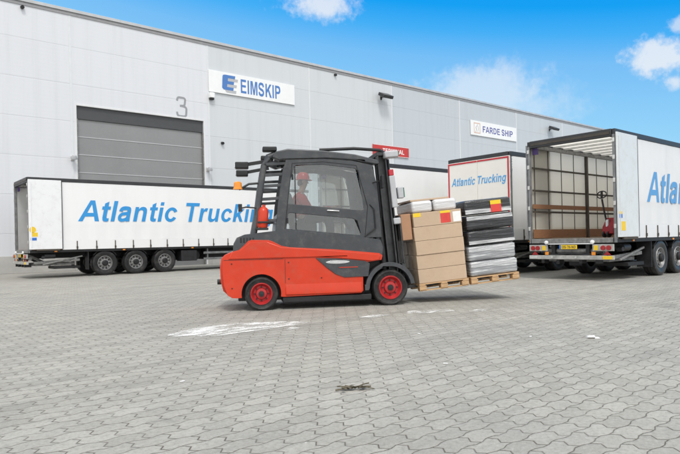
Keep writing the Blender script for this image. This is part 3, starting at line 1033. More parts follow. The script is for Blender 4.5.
        MB().box(.10, LEN-.1, -1.19, -1.10, 3.80, 3.895).build('inner_rail', M_sill, t)
        MB().box(.101, .16, 1.02, 1.18, 3.62, 3.80).build('box_label', mat('violet plate', (.06, .03, .16), .5), t)
    # underrun bar, light panels, plate
    MB().box(-.12, -.02, -1.22, 1.22, .57, .68).build('underrun_bar', M_tail, t, .008)
    MB().box(-.05, .1, -.55, -.45, .686, 1.0).build('bar_bracket', M_blk, t)
    MB().box(-.05, .1, .45, .55, .686, 1.0).build('bar_bracket', M_blk, t)
    for s in (-1, 1):
        MB().box(-.135, -.1205, s*.95, s*1.20, .585, .67).build('reflector', M_yel if s < 0 else M_alu, t)
        lp = MB().box(-.10, -.04, s*.66, s*1.22, .80, .98).build('light_panel', M_tail, t, .006)
        MB().cyl((-.10, s*1.10, .885), (-.128, s*1.10, .885), .066, .062, 18).build('tail_light', M_red, lp)
        MB().cyl((-.10, s*.95, .885), (-.128, s*.95, .885), .066, .062, 18).build('tail_light', M_red, lp)
        MB().box(-.112, -.1005, s*.70, s*.81, .82, .95).build('marker_plate', M_yel, lp, .004)
        a = 1.05
        m = MB()
        m.plate([(s*a-.10, .685+.01), (s*a+.10, .695), (s*a, .80)], [], .014, lambda u, v, d: Vector((-.075-d, u, v)))
        m.build('triangle_reflector', M_red, lp)
        MB().box(-.09, -.075, s*.68-.055, s*.68+.055, .69, .78).build('side_marker', M_orange, lp, .01)
        MB().lathe([(.0, -.02), (.05, -.015), (.055, .03), (.0, .045)], (-.10, s*.67, 1.045), (-1, 0, 0), 14).build('position_lamp', M_sign, t)
    for y in (-.78, -.32, .34, .80):
        MB().box(-.10, .16, y-.045, y+.045, .46, .60).build('bracket', M_blk, t, .01)
    MB().tube([(-.02, -.9, .76), (-.06, -.5, .70), (-.03, 0, .735), (-.06, .5, .69), (-.02, .9, .76)], .022, 8).build('cable', M_black, t)
    MB().cyl((.10, -.95, .80), (.10, .95, .80), .07, .07, 12).build('lift_tube', M_sill, t)
    MB().bar((.05, -.62, .95), (.9, -.62, .50), .09).build('lift_arm', M_sill, t, .01)
    MB().bar((.05, .62, .95), (.9, .62, .50), .09).build('lift_arm', M_sill, t, .01)
    for y in (-1.12, -.2, .5, 1.1): MB().cyl((-.1205, y, .63), (-.132, y, .63), .03, .03, 10).build('bolt', M_alu, t)
    MB().box(-.085, -.06, -.655, .655, .985, 1.014).build('light_bar', M_trim, t, .004)
    if plate:
        pl = MB().box(-.098, -.088, -.26+.03, .26+.03, .855, .968).build('licence_plate', M_yel, t, .003)
        MB().box(-.101, -.0985, .235, .289, .858, .965).build('plate_band', M_blue, pl)
        lettering('lettering', 'OS-78-ND', .41, .072, rear(-.0985, .215, .876), M_black, pl, 0, .1, .8)
    # wheels and running gear
    for x in wheels:
        for s in (-1, 1):
            e = bpy.data.objects.new('wheel', None)
            COL.objects.link(e)
            e.parent = t
            wheel(e, x, s)
        MB().cyl((x, -.9, .522), (x, .9, .522), .07, .07, 10).build('axle', M_blk, t)
        MB().cyl((x+.18, -.55, .55), (x+.18, -.55, .80), .13, .13, 12).cyl((x+.18, .55, .55), (x+.18, .55, .80), .13, .13, 12).build('air_spring', M_black, t)
    for s in (-1, 1):
        gx = wheels[0]-.66
        MB().box(gx-.03, gx, s*.83, s*1.24, .28, 1.02).build('mud_flap', M_black, t)
        m = MB()
        for x in wheels:
            pts = [(x+.585*math.cos(R(a)), .522+.585*math.sin(R(a))) for a in range(35, 146, 10)]
            pin = [(x+.565*math.cos(R(a)), .522+.565*math.sin(R(a))) for a in range(145, 34, -10)]
            m.plate(pts+pin, [], .40, lambda u, v, d, s=s: Vector((u, s*.83+s*d, min(v, 1.018))))
        m.build('mudguard', M_black, t)
        # side guard and boxes
        g = MB().box(wheels[2]+1.9, 10.6, s*1.19, s*1.22, .48, .58).box(wheels[2]+1.9, 10.6, s*1.19, s*1.22, .76, .86)
        for x in (wheels[2]+2.1, 9.0, 10.4): g.box(x, x+.05, s*1.12, s*1.188, .48, 1.02)
        g.build('side_guard', M_post, t, .005)
        MB().box(wheels[2]+.78, wheels[2]+1.55, s*.72, s*1.23, .46, .95).build('tool_box', M_black, t, .015)
        lg = MB().bar((11.0, s*.9, .12), (11.0, s*.9, 1.0), .12).box(10.85, 11.15, s*.75, s*1.05, .0, .05).bar((11.0, s*.9, .9), (11.55, s*.9, 1.0), .06)
        lg.build('landing_leg', M_blk, t)
        for x in (.95, 2.95+.7, 6.8, 9.6): MB().box(x-.05, x+.05, s*1.2755, s*1.29, 1.04, 1.085).build('side_marker', M_orange, t)
    MB().box(7.6, 10.5, -1.0, 1.0, .50, 1.015).build('underside_dark_box', M_blk, t, .01)  # black filler box added to darken the space under the trailer
    MB().cyl((7.1, -.95, .70), (7.1, .95, .70), .22, .22, 18).build('air_tank', M_black, t)
    # tail clutter: folded tail step, hoses, spare parts
    MB().box(.25, 1.75, -.95, .95, .50, .60).bar((.2, -1.0, .62), (1.9, -1.05, .70), .10).bar((.5, -1.1, .55), (2.0, -1.1, .85), .06).build('tail_platform', M_sill, t, .01)
    MB().box(.9, 1.9, -1.15, -.2, .36, .46).build('pallet_box', M_blk, t, .01)
    MB().cyl((.55, -1.12, .88), (.95, -1.12, .88), .10, .10, 14).cyl((.52, -1.05, .84), (.50, -1.2, .84), .08, .06, 12).build('air_tank', M_black, t)
    return t


T1 = trailer('semi_trailer', 'open-backed white trailer at the right with a red pallet truck inside', (15.12, 6.89+1.275, 0), 'open', mat('faded blue lettering', (.11, .33, .64), .45, 0, .4, .06, 6), M_door, xa=1.88, zb=1.0, tarp=M_white2)
cu = [o for o in T1.children if o.name.startswith('side_curtain')][0]
MB().box(4.36, 13.3, -1.2770, -1.2750, 2.7, 3.84).build('pale_blue_band', M_letterp, cu, smooth=False)
T2 = trailer('semi_trailer', 'long white trailer with blue Atlantic Trucking lettering parked before the grey roller door', (5.05, 24.93+1.275, 0), 'open', M_letter, M_doorw, xa=1.81, zb=1.14, stick=1)
T3 = trailer('semi_trailer', 'trailer with closed cream rear doors edged in red, between the open trailer and the warehouse', (16.15, 10.70+1.275, 0), 'closed', None, M_doorw, plate=False)
T4 = trailer('semi_trailer', 'plain white trailer behind the forklift mast, left of the red-edged trailer', (13.55, 14.9+1.275, 0), 'open', None, M_doorw, plate=False)

# ------------------------------------------------------------------ forklift truck
FH = R(-30.41)
hv = Vector((math.cos(FH), math.sin(FH), 0))
nv = Vector((hv.y, -hv.x, 0))
FW_ = .74
FO = Vector((5.53, 8.91, 0)) - nv*FW_
fl = thing('forklift', 'red and charcoal forklift with enclosed cab carrying two loaded pallets', 'forklift', FO, FH)


def ext(outer, y0, y1, holes=()):
    m = MB()
    m.plate(outer, holes, y1-y0, lambda u, v, d: Vector((u, y0+d, v)))
    return m


def arc(cx, cz, r, a0, a1, n):
    return [(cx+r*math.cos(R(a0+(a1-a0)*i/n)), cz+r*math.sin(R(a0+(a1-a0)*i/n))) for i in range(n+1)]


def smooth_poly(pts, it=2):
    for _ in range(it):
        out = []
        for i in range(len(pts)):
            a, b = Vector(pts[i]), Vector(pts[(i+1) % len(pts)])
            out += [tuple(a.lerp(b, .25)), tuple(a.lerp(b, .75))]
        pts = out
    return pts


RW, FWX = (.02, .305), (2.42, .335)
# red chassis: counterweight, notch over the rear wheel, belt along the side, rocker
red = [(-.42, .24), (-.50, .245), (-.585, .30), (-.645, .48), (-.665, .72), (-.655, .93), (-.60, 1.03), (-.46, 1.085), (-.36, 1.11), (-.27, 1.19), (-.20, 1.265), (-.14, 1.285), (.17, 1.275), (.24, 1.25), (.40, 1.165), (.55, 1.135),
       (1.4, 1.075), (2.22, .985), (2.28, .94), (2.26, .86), (2.02, .83), (1.9, .80), (1.90, .30), (1.86, .255), (.44, .235)]
red += arc(RW[0], RW[1], .355, -10, 190, 24)
ext(red, -.72, .72).build('chassis', M_fred, fl, .035, 3)
# the counterweight bulges a little between the wheels
cw = smooth_poly([(-.56, .26), (-.70, .40), (-.72, .92), (-.60, 1.05), (-.3, 1.06), (-.3, .26)], 1)
ext(cw, -.52, .52).build('counterweight', M_fred, fl, .05, 3)
for s in (-1, 1):
    a, b = (-.742, -.715) if s < 0 else (.715, .742)
    bl = [(-.56, .945), (-.50, 1.06), (-.36, 1.095), (-.26, 1.175), (-.18, 1.245), (.16, 1.245), (.40, 1.145), (1.4, 1.055), (2.20, .968), (2.24, .93), (2.22, .868), (2.02, .845), (1.45, .915), (1.0, .945), (.42, .945)]
    ext(bl, a, b).build('belt', M_fred, fl, .022, 3)
for s in (-1, 1):
    vs = []
    for x in (.46, 1.87):
        for (o, z) in ((.718, .262), (.744, .275), (.744, .335), (.718, .47)): vs.append((x, s*o, z))
    MB().add(vs, [(0, 1, 2, 3), (7, 6, 5, 4), (0, 4, 5, 1), (1, 5, 6, 2), (2, 6, 7, 3), (3, 7, 4, 0)]).build('rocker', M_fred, fl, .006)
    MB().box(.452, .459, s*.7205, s*.7225, .48, .92).build('panel_gap', M_fdark, fl)
    for (x, z) in ((.52, .86), (.52, .56), (1.12, .56), (-.50, .42), (-.50, .86)): MB().cyl((x, s*.719, z), (x, s*.727, z), .013, .013, 8).build('bolt', M_fdark, fl)
# thin shut line and rub strips
for s in (-1, 1):
    MB().box(-.64, .42, s*.7205, s*.7225, .925, .932).build('shut_line', M_fdark, fl)
    dk = [(1.02, .925), (1.45, .905), (1.95, .845), (2.03, .80), (2.0, .56), (1.55, .555), (1.38, .62), (1.22, .74)]
    a, b = (-.736, -.7195) if s < 0 else (.7195, .736)
    ext(dk, a, b).build('side_panel', M_fgrey, fl, .006)
    bd = smooth_poly([(1.17, .842), (1.30, .875), (1.55, .872), (1.68, .845), (1.55, .812), (1.30, .812)], 2)
    a, b = (-.745, -.7362) if s < 0 else (.7362, .745)
    ext(bd, a, b).build('badge', M_silver, fl, .003)
    MB().box(1.45, 1.80, a, b, .735, .748).build('badge_line', M_fred, fl)
# black underbody, step and axle
MB().box(-.40, 2.3, -.46, .46, .16, .86).build('underbody', M_fdark, fl, .02)
MB().box(.40, 2.06, -.70, .70, .12, .232).build('step', M_fdark, fl, .02)
MB().cyl((RW[0], -.6, RW[1]), (RW[0], .6, RW[1]), .10, .10, 14).build('axle', M_fdark, fl)
MB().cyl((FWX[0], -.6, FWX[1]), (FWX[0], .6, FWX[1]), .13, .13, 14).build('axle', M_fdark, fl)
# front fender
for s in (-1, 1):
    fo = arc(FWX[0], FWX[1], .475, 8, 172, 16) + [(1.93, .40), (1.93, .30), (2.0, .30)] + arc(FWX[0], FWX[1], .40, 180, 8, 16)
    a, b = (-.735, -.36) if s < 0 else (.36, .735)
    ext(fo, a, b).build('fender', M_fgrey, fl, .012)
# charcoal hood under the cab
hood = [(-.47, 1.09), (-.46, 1.22), (-.40, 1.33), (-.26, 1.385), (.28, 1.44), (.48, 1.455), (1.9, 1.30), (2.25, 1.24), (2.30, 1.1), (2.28, .90), (1.4, .90), (.4, .90), (-.3, .95), (-.47, 1.0)]
ext(hood, -.712, .712).build('hood', M_fgrey, fl, .012, 2)
# wheels


def fwheel(x, z, r, wd, s):
    e = bpy.data.objects.new('wheel', None)
    COL.objects.link(e)
    e.parent = fl
    ax = (0, s, 0)
    c = (x, s*.725, z)
    t = MB().lathe([(r*.66, -wd), (r*.93, -wd), (r, -wd+.03), (r, -.035), (r*.95, -.006), (r*.88, .0), (r*.84, -.008), (r*.66, -.012)], c, ax, 40).build('tyre', M_rub, e)
    rim = MB().lathe([(r*.66, -.012), (r*.64, .004), (r*.60, .004), (r*.56, -.03), (r*.46, -.065), (r*.36, -.065), (r*.30, -.02), (r*.20, -.012), (0, -.012)], c, ax, 32).build('rim', M_frim, e)
    b = MB()
    for k in range(8):
        a = 2*math.pi*k/8
        p = Vector((x+math.cos(a)*r*.41, s*.725-s*.066, z+math.sin(a)*r*.41))
        b.cyl(p, p+Vector((0, s*.022, 0)), .014, .014, 6)
    b.build('wheel_nuts', M_fdark, e)
    MB().lathe([(r*.17, -.012), (r*.16, .012), (0, .016)], c, ax, 20).build('hub_cap', M_fdark, e)


for s in (-1, 1):
    fwheel(RW[0], RW[1], .305, .23, s)
    fwheel(FWX[0], FWX[1], .340, .30, s)

# cab: side frames with two windows each, rear frame, front frame, roof
cab_o = [(.30, 1.44), (.36, 1.95), (.46, 2.55), (.52, 2.74), (1.2, 2.76), (1.75, 2.72), (2.12, 2.64), (2.20, 2.3), (2.24, 1.9), (2.28, 1.28), (1.9, 1.28)]
win_u = [(.535, 1.93), (.60, 2.40), (.66, 2.60), (.70, 2.635), (1.2, 2.645), (1.78, 2.575), (1.86, 2.53), (1.95, 1.82), (1.9, 1.80)]
win_l = [(.50, 1.475), (.535, 1.74), (.57, 1.765), (1.72, 1.645), (1.82, 1.60), (1.88, 1.36), (1.86, 1.335)]
for s in (-1, 1):
    a, b = (-.70, -.645) if s < 0 else (.645, .70)
    sf = ext(cab_o, a, b, [win_u, win_l]).build('cab_side', M_fgrey, fl, .008)
    a, b = (-.683, -.677) if s < 0 else (.677, .683)
    ext([(.52, 1.92), (.60, 2.42), (.66, 2.62), (1.2, 2.66), (1.80, 2.59), (1.97, 1.79)], a, b).build('window_glass', M_glass, sf, smooth=False)
    ext([(.49, 1.465), (.54, 1.775), (1.75, 1.66), (1.89, 1.325)], a, b).build('window_glass', M_glass, sf, smooth=False)
    MB().box(.665, .685, s*.684, s*.694, 1.46, 2.63).build('window_bar', M_fdark, sf)
    MB().bar((1.25, s*.715, 1.80), (1.48, s*.715, 1.785), .03, .022).build('door_handle', M_silver, sf, .006)
roofp = [(.27, 2.78), (.33, 2.885), (.55, 2.935), (1.2, 2.905), (1.8, 2.835), (2.22, 2.735), (2.27, 2.66), (2.14, 2.655), (1.75, 2.73), (1.2, 2.765), (.50, 2.75), (.40, 2.72)]
ext(roofp, -.72, -.54).build('roof_beam', M_fgrey, fl, .02, 3)
ext(roofp, .54, .72).build('roof_beam', M_fgrey, fl, .02, 3)
rg = MB()
for x, z in ((.38, 2.83), (.72, 2.87), (1.06, 2.86), (1.40, 2.83), (1.74, 2.79), (2.12, 2.71)): rg.box(x-.035, x+.035, -.539, .539, z-.03, z+.03)
rg.build('overhead_guard', M_fdark, fl, .006)
MB().box(.40, 2.16, -.539, .539, 2.735, 2.745).build('roof_glass', M_glass, fl, smooth=False)
for s in (-1, 1):
    y = s*.7025
    gp = MB().tube([(.47, y, 1.47), (.55, y, 2.1), (.63, y, 2.67), (1.2, y, 2.70), (1.82, y, 2.63), (2.02, y, 1.86), (1.96, y, 1.31)], .006, 6)
    gp.build('door_gap', M_black, fl)
    for z in (1.62, 2.42): MB().cyl((.50+(z-1.5)*.14, s*.70, z-.05), (.50+(z-1.5)*.14, s*.70, z+.05), .02, .02, 10).build('door_hinge', M_fdark, fl)
    v = MB()
    for k in range(5): v.box(-.34+k*.055, -.31+k*.055, s*.7125, s*.718, 1.235, 1.325)
    v.build('hood_vent', M_black, fl)
    MB().tube([(1.95, s*.70, 1.30), (2.16, s*.735, 1.45), (2.14, s*.735, 1.80), (2.06, s*.70, 1.90)], .014, 8).build('grab_rail', M_fdark, fl)
    MB().bar((2.12, s*.70, 2.30), (2.28, s*.86, 2.34), .02).box(2.24, 2.28, s*.80, s*.98, 2.18, 2.42).build('side_mirror', M_fdark, fl, .01)
MB().cyl((-.70, 0, .50), (-.79, 0, .50), .05, .05, 12).build('tow_pin', M_fdark, fl)
# rear guard posts with rungs, as seen from the side
for s in (-1, 1):
    MB().tube([(-.10, s*.62, 1.36), (-.02, s*.62, 1.75), (.06, s*.62, 2.3), (.12, s*.60, 2.64), (.20, s*.58, 2.80), (.36, s*.58, 2.86)], .058, 12).build('rear_post', M_fgrey, fl)
ru = MB()
for z in (1.62, 2.02, 2.26, 2.46, 2.66):
    x = -.06+(z-1.5)*.165
    for s in (-1, 1): ru.bar((x, s*.62, z), (x+.42, s*.655, z+.02), .035, .055)
    ru.bar((x, -.6, z), (x, .6, z), .04, .04)
ru.build('rear_guard_bars', M_fgrey, fl, .006)
ext([(.30, 1.44), (.47, 2.62), (.52, 2.60), (.36, 1.46)], -.64, -.60).build('cab_rear_post', M_fgrey, fl)
ext([(.30, 1.44), (.47, 2.62), (.52, 2.60), (.36, 1.46)], .60, .64).build('cab_rear_post', M_fgrey, fl)
ext([(.30, 1.44), (.34, 1.75), (.39, 1.75), (.35, 1.44)], -.60, .60).build('cab_rear_wall', M_fgrey, fl)
for s in (-1, 1):
    ext([(2.06, 2.64), (2.25, 1.25), (2.19, 1.25), (2.0, 2.64)], s*.56 if s > 0 else -.645, .645 if s > 0 else -.56).build('windscreen_post', M_fgrey, fl)
ext([(2.03, 2.62), (2.20, 1.4), (2.195, 1.4), (2.025, 2.62)], -.56, .56).build('windscreen', M_glass, fl, smooth=False)
# red extinguisher style canister behind the cab on the near side
MB().lathe([(0, 0), (.085, .0), (.098, .03), (.098, .30), (.07, .36), (.03, .385), (.03, .42), (0, .42)], (.06, -.655, 1.50), (0.10, 0, 1), 20).build('red_canister', M_fred, fl)
MB().box(-.06, .17, -.76, -.56, 1.46, 1.50).bar((-.02, -.655, 1.6), (.22, -.655, 1.6), .22, .035).build('canister_bracket', M_fdark, fl, .006)
# work lamps on the rear roof corners, amber beacon on its stalk
for s in (-1, 1):
    MB().bar((.26, s*.56, 2.74), (-.20, s*.60, 2.66), .05, .06).build('lamp_arm', M_fdark, fl)
    la = MB().box(-.40, -.16, s*.50, s*.70, 2.58, 2.70).build('work_lamp', M_fdark, fl, .02)
    MB().box(-.412, -.4005, s*.52, s*.68, 2.60, 2.68).build('lamp_glass', M_chrome, la)
    lb = MB().box(.10, .36, s*.46, s*.66, 2.90, 2.985).build('work_lamp', M_fdark, fl, .02)
MB().tube([(.05, -.62, 2.32), (-.16, -.66, 2.30), (-.30, -.66, 2.22), (-.34, -.66, 2.20)], .02, 8).build('beacon_stalk', M_fdark, fl)
MB().lathe([(0, 0), (.085, .0), (.085, .02), (.075, .03), (.07, .12), (.05, .14), (0, .145)], (-.36, -.66, 2.20), (0, 0, 1), 20).build('beacon', M_orange, fl)
MB().tube([(.0, -.64, 1.86), (-.22, -.70, 1.88), (-.30, -.72, 1.86)], .014, 8).box(-.36, -.29, -.80, -.66, 1.80, 1.93).build('rear_mirror', M_fdark, fl)
# seat, dash and wheel inside
MB().box(.62, 1.12, -.26, .26, 1.40, 1.60).build('seat', M_black, fl, .05, 3)
ext(smooth_poly([(.60, 1.52), (.72, 1.52), (.66, 2.18), (.52, 2.18)], 2), -.24, .24).build('seat_back', M_black, fl, .03)
MB().box(1.80, 2.16, -.58, .58, 1.28, 1.72).build('dashboard', M_black, fl, .05, 3)
MB().tube([(1.80, 0, 1.45), (1.62, 0, 1.74)], .03, 10).build('steering_column', M_black, fl)
dW = Vector((-.55, 0, .84)).normalized()
uW, vW = Vector((0, 1, 0)), Vector((.84, 0, .55))
MB().tube([Vector((1.60, 0, 1.76))+(uW*math.cos(a)+vW*math.sin(a))*.17 for a in [2*math.pi*i/24 for i in range(24)]], .014, 8, True).bar((1.60, -.16, 1.76), (1.60, .16, 1.76), .03, .02).build('steering_wheel', M_black, fl)
# mast, leaning back 5 degrees about its foot
TILT = R(-5)
ms = bpy.data.objects.new('mast', None)
COL.objects.link(ms)
ms.parent = fl
ms.location = (2.60, 0, .22)
ms.rotation_euler = (0, TILT, 0)
for s in (-1, 1):
    a, b = s*.46, s*.60
    MB().box(-.13, .05, a, a+s*.03, -.05, 2.62).box(-.13, -.10, a, b, -.05, 2.62).box(.02, .05, a, b, -.05, 2.62).build('mast_channel', M_mast, ms, .006)
    MB().box(-.03, .14, s*.34, s*.37, .0, 2.56).box(-.03, .0, s*.34, s*.45, .0, 2.56).box(.11, .14, s*.34, s*.45, .0, 2.56).build('inner_channel', M_mast, ms, .006)
    MB().cyl((-.20, s*.53, .05), (-.20, s*.53, 1.45), .055, .055, 16).build('lift_cylinder', M_fdark, ms)
    MB().cyl((-.20, s*.53, 1.452), (-.20, s*.53, 2.55), .032, .032, 16).build('cylinder_rod', M_chrome, ms)
    MB().box(.055, .075, s*.20, s*.24, .3, 2.3).build('lift_chain', M_fdark, ms)
    MB().tube([(-.02, s*.28, .5), (-.02, s*.28, 2.45), (-.06, s*.26, 2.52), (-.10, s*.24, 2.45), (-.10, s*.24, .6)], .016, 8).build('hose', M_black, ms)
    MB().bar((-.55, s*.42, .38), (-.14, s*.42, .75), .07).build('tilt_cylinder', M_mast, ms)
    MB().box(.055, .16, s*.545, s*.66, 1.62, 2.22).build('white_guard', M_sgrey, ms, .01)
    MB().box(.06, .15, s*.55, s*.65, 2.225, 2.34).build('red_marker', M_frame_red, ms, .01)
    MB().box(.06, .20, s*.50, s*.62, 1.30, 1.42).build('roller_block', M_sgrey, ms, .02)
MB().box(-.13, .05, -.60, .60, 2.621, 2.70).build('mast_crossbeam', M_mast, ms, .008)
MB().box(-.03, .14, -.37, .37, 2.561, 2.62).build('mast_crossbeam', M_mast, ms, .008)
MB().box(-.13, .05, -.459, .459, .25, .38).build('mast_crossbeam', M_mast, ms, .008)
MB().box(-.13, -.04, -.459, .459, 1.35, 1.45).build('mast_crossbeam', M_mast, ms, .008)
wl = MB().box(.0, .26, -.72, -.50, 2.56, 2.68).build('mast_lamp', M_sgrey, ms, .02)
MB().box(.261, .275, -.70, -.52, 2.57, 2.67).build('lamp_lens', M_green, ms)
wl = MB().box(.20, .32, -.60, -.48, 1.78, 2.0).build('mast_lamp', M_sgrey, ms, .02)
MB().box(.321, .335, -.59, -.49, 1.80, 1.98).build('lamp_lens', M_green, ms)
MB().tube([(1.15, -.60, 2.93), (1.8, -.60, 2.96), (2.30, -.60, 2.93), (2.42, -.55, 2.88)], .03, 10).build('guard_hose', M_fdark, fl)
MB().tube([(1.15, .60, 2.93), (1.8, .60, 2.96), (2.30, .60, 2.93), (2.42, .55, 2.88)], .03, 10).build('guard_hose', M_fdark, fl)
# carriage, load backrest and forks
cr = MB().box(.15, .22, -.55, .55, .06, .18).box(.15, .22, -.55, .55, .42, .54).box(.15, .20, -.50, -.40, .06, .54).box(.15, .20, .40, .50, .06, .54)
cr.build('fork_carriage', M_mast, ms, .008)
br = MB().box(.17, .21, -.58, .58, 1.40, 1.45)
for k in range(9):
    y = -.56+k*.14
    br.box(.175, .205, y-.012, y+.012, .545, 1.399)
br.build('load_backrest', M_mast, ms, .004)
for s in (-1, 1):
    fk = [(.225, .03), (.225, .60), (.27, .60), (.275, .09), (.32, .085), (2.32, .055), (2.34, .045), (2.32, .035)]
    a = -.36 if s < 0 else .24
    ext(fk, a, a+.12).build('fork', M_mast, ms, .004)

# ------------------------------------------------------------------ driver


def skinned(name, chains, material, parent=None, sub=2):
    """chains: list of [(x,y,z,r), ...]; the first point of a later chain may be a tuple ('@', chain, index)"""
    vs, es, rad, ref = [], [], [], {}
    for ci, ch in enumerate(chains):
        prev = None
        for i, p in enumerate(ch):
            if p[0] == '@':
                cur = ref[(p[1], p[2])]
            else:
                cur = len(vs)
                vs.append(p[:3])
                rad.append(p[3])
            ref[(ci, i)] = cur
            if prev is not None: es.append((prev, cur))
            prev = cur
    me = bpy.data.meshes.new(name)
    me.from_pydata(vs, es, [])
    o = bpy.data.objects.new(name, me)
    COL.objects.link(o)
    me.materials.append(material)
    sk = o.modifiers.new('skin', 'SKIN')
    sk.use_smooth_shade = True
    for i, d in enumerate(me.skin_vertices[0].data):
        d.radius = (rad[i], rad[i])
        d.use_root = False
    seen = set()
    adj = {}
    for a, b in es:
        adj.setdefault(a, []).append(b)
        adj.setdefault(b, []).append(a)
    for v in range(len(vs)):
        if v in seen: continue
        me.skin_vertices[0].data[v].use_root = True
        st = [v]
        while st:
            q = st.pop()
            if q in seen: continue
            seen.add(q)
            st += adj.get(q, [])
    sb = o.modifiers.new('sub', 'SUBSURF')
    sb.levels = sb.render_levels = sub
    dg = bpy.context.evaluated_depsgraph_get()
    m2 = bpy.data.meshes.new_from_object(o.evaluated_get(dg))
    m2.name = name
    bpy.data.objects.remove(o)
    o2 = bpy.data.objects.new(name, m2)
    COL.objects.link(o2)
    if parent: o2.parent = parent
    m2.shade_smooth()
    return o2


hp = Vector((.84, -.06, 1.66))
pz = thing('person', 'forklift driver in a red jacket and red hard hat sitting in the cab', 'person', FO + hv*hp.x + Vector((0, 0, 0)), FH)
pz.location += -nv*(hp.y) if False else nv*.06
pz.location.z = hp.z
body = [[(0, 0, .0, .135), (-.02, 0, .14, .13), (-.03, 0, .30, .145), (-.02, 0, .43, .135), (0, 0, .52, .075), (.03, 0, .60, .055), (.045, 0, .66, .085), (.05, 0, .74, .092), (.045, 0, .81, .075)]]
for s in (-1, 1):
    body.append([('@', 0, 3), (-.01, s*.17, .44, .075), (.02, s*.235, .36, .058), (.16, s*.265, .16, .048), (.40, s*.22, .185, .038), (.60, s*.165, .215, .030), (.655, s*.160, .235, .034), (.69, s*.155, .245, .026)])
    body.append([('@', 0, 0), (.05, s*.10, -.03, .10), (.30, s*.14, .02, .085), (.50, s*.15, .03, .065), (.56, s*.15, -.12, .060), (.56, s*.15, -.36, .045), (.58, s*.15, -.44, .045), (.70, s*.16, -.46, .04)])
    for k in range(4):        # fingers closing on the wheel rim
        y = s*(.180-k*.018)
        L = (.9, 1.0, .95, .75)[k]
        body.append([(.675, y, .250, .010), (.715, y, .255, .0095), (.74, y-s*.004, .235-.01*L, .009), (.735, y-s*.006, .215-.012*L, .008), (.715, y-s*.006, .205-.008*L, .007)])
    body.append([(.655, s*.135, .24, .012), (.68, s*.112, .238, .0105), (.71, s*.105, .228, .009), (.73, s*.108, .215, .008)])
bd = skinned('body', body, M_skin, pz)
jk = [[(0, 0, .02, .17), (-.02, 0, .14, .18), (-.03, 0, .30, .20), (-.02, 0, .43, .185), (0, 0, .525, .105)]]
for s in (-1, 1):
    jk.append([('@', 0, 3), (-.01, s*.17, .44, .105), (.02, s*.237, .36, .088), (.16, s*.268, .16, .07), (.40, s*.222, .186, .052), (.57, s*.172, .21, .043)])
skinned('jacket', jk, M_jacket, pz)
tr = [[(0, 0, .03, .148), (0.02, 0, -.01, .145)]]
for s in (-1, 1):
    tr.append([('@', 0, 1), (.06, s*.10, -.03, .112), (.30, s*.14, .02, .098), (.50, s*.15, .03, .078), (.56, s*.15, -.12, .072), (.56, s*.15, -.38, .058)])
skinned('trousers', tr, M_trous, pz)
MB().lathe([(.128, .0), (.124, .06), (.105, .11), (.06, .142), (0, .15)], (.045, 0, .775), (.06, 0, 1), 24).lathe([(.0, -.002), (.128, -.002), (.15, -.008), (.15, .004), (.128, .006)], (.055, 0, .775), (.06, 0, 1), 24).box(.16, .215, -.075, .075, .755, .765).build('hard_hat', M_helmet, pz)
fc = MB()
fc.lathe([(0, -.02), (.016, -.01), (.018, .0), (0, .03)], (.138, 0, .715), (1, 0, -.3), 10)
for s in (-1, 1): fc.lathe([(0, -.006), (.028, -.004), (.03, .004), (0, .008)], (.04, s*.098, .725), (0, s, 0), 12)
fc.build('nose_and_ears', M_skin, bd)
ey = MB()
for s in (-1, 1): ey.lathe([(0, -.01), (.012, 0), (0, .01)], (.130, s*.034, .742), (1, 0, 0), 10).bar((.128, s*.055, .762), (.136, s*.018, .765), .01, .008)
ey.build('eyes', M_black, bd)
MB().bar((.124, -.026, .672), (.124, .026, .672), .008, .008).build('mouth', M_kraft2, bd)
MB().box(-.06, .04, -.098, .098, .66, .775).build('hair', mat('dark hair', (.03, .02, .015), .6), pz, .04, 3)

# ------------------------------------------------------------------ the load: two pallets on the forks, tilted with the mast
Lm = Matrix.Translation(FO) @ Matrix.Rotation(FH, 4, 'Z') @ Matrix.Translation((2.60, 0, .22)) @ Matrix.Rotation(TILT, 4, 'Y')


def on_load(o, x, y, z, rz=0):
    o.matrix_world = Lm @ Matrix.Translation((x, y, z)) @ Matrix.Rotation(rz, 4, 'Z')


def pallet(label, x):
    t = thing('pallet', label, 'pallet', (0, 0, 0), 0, 'wooden pallets on the forks')
    b = MB()
    for k in range(7):
        y = -.53+k*.1767
        b.box(-.50, .50, y-.068, y+.068, .122, .144)
    b.build('deck_boards', M_wood, t, .003)
    b = MB()
    for xx in (-.44, 0, .44): b.box(xx-.06, xx+.06, -.60, .60, .10, .1215)
    b.build('stringers', M_wood, t, .003)
    for xx in (-.43, 0, .43):
        for yy in (-.525, 0, .525):
            MB().box(xx-.07, xx+.07, yy-.07, yy+.07, .022, .0995).build('block', M_wood, t, .004)
    b = MB()
    for yy in (-.525, 0, .525): b.box(-.50, .50, yy-.05, yy+.05, 0, .0215)
    b.build('bottom_boards', M_wood, t, .003)
    on_load(t, x, 0, -.035)
    return t


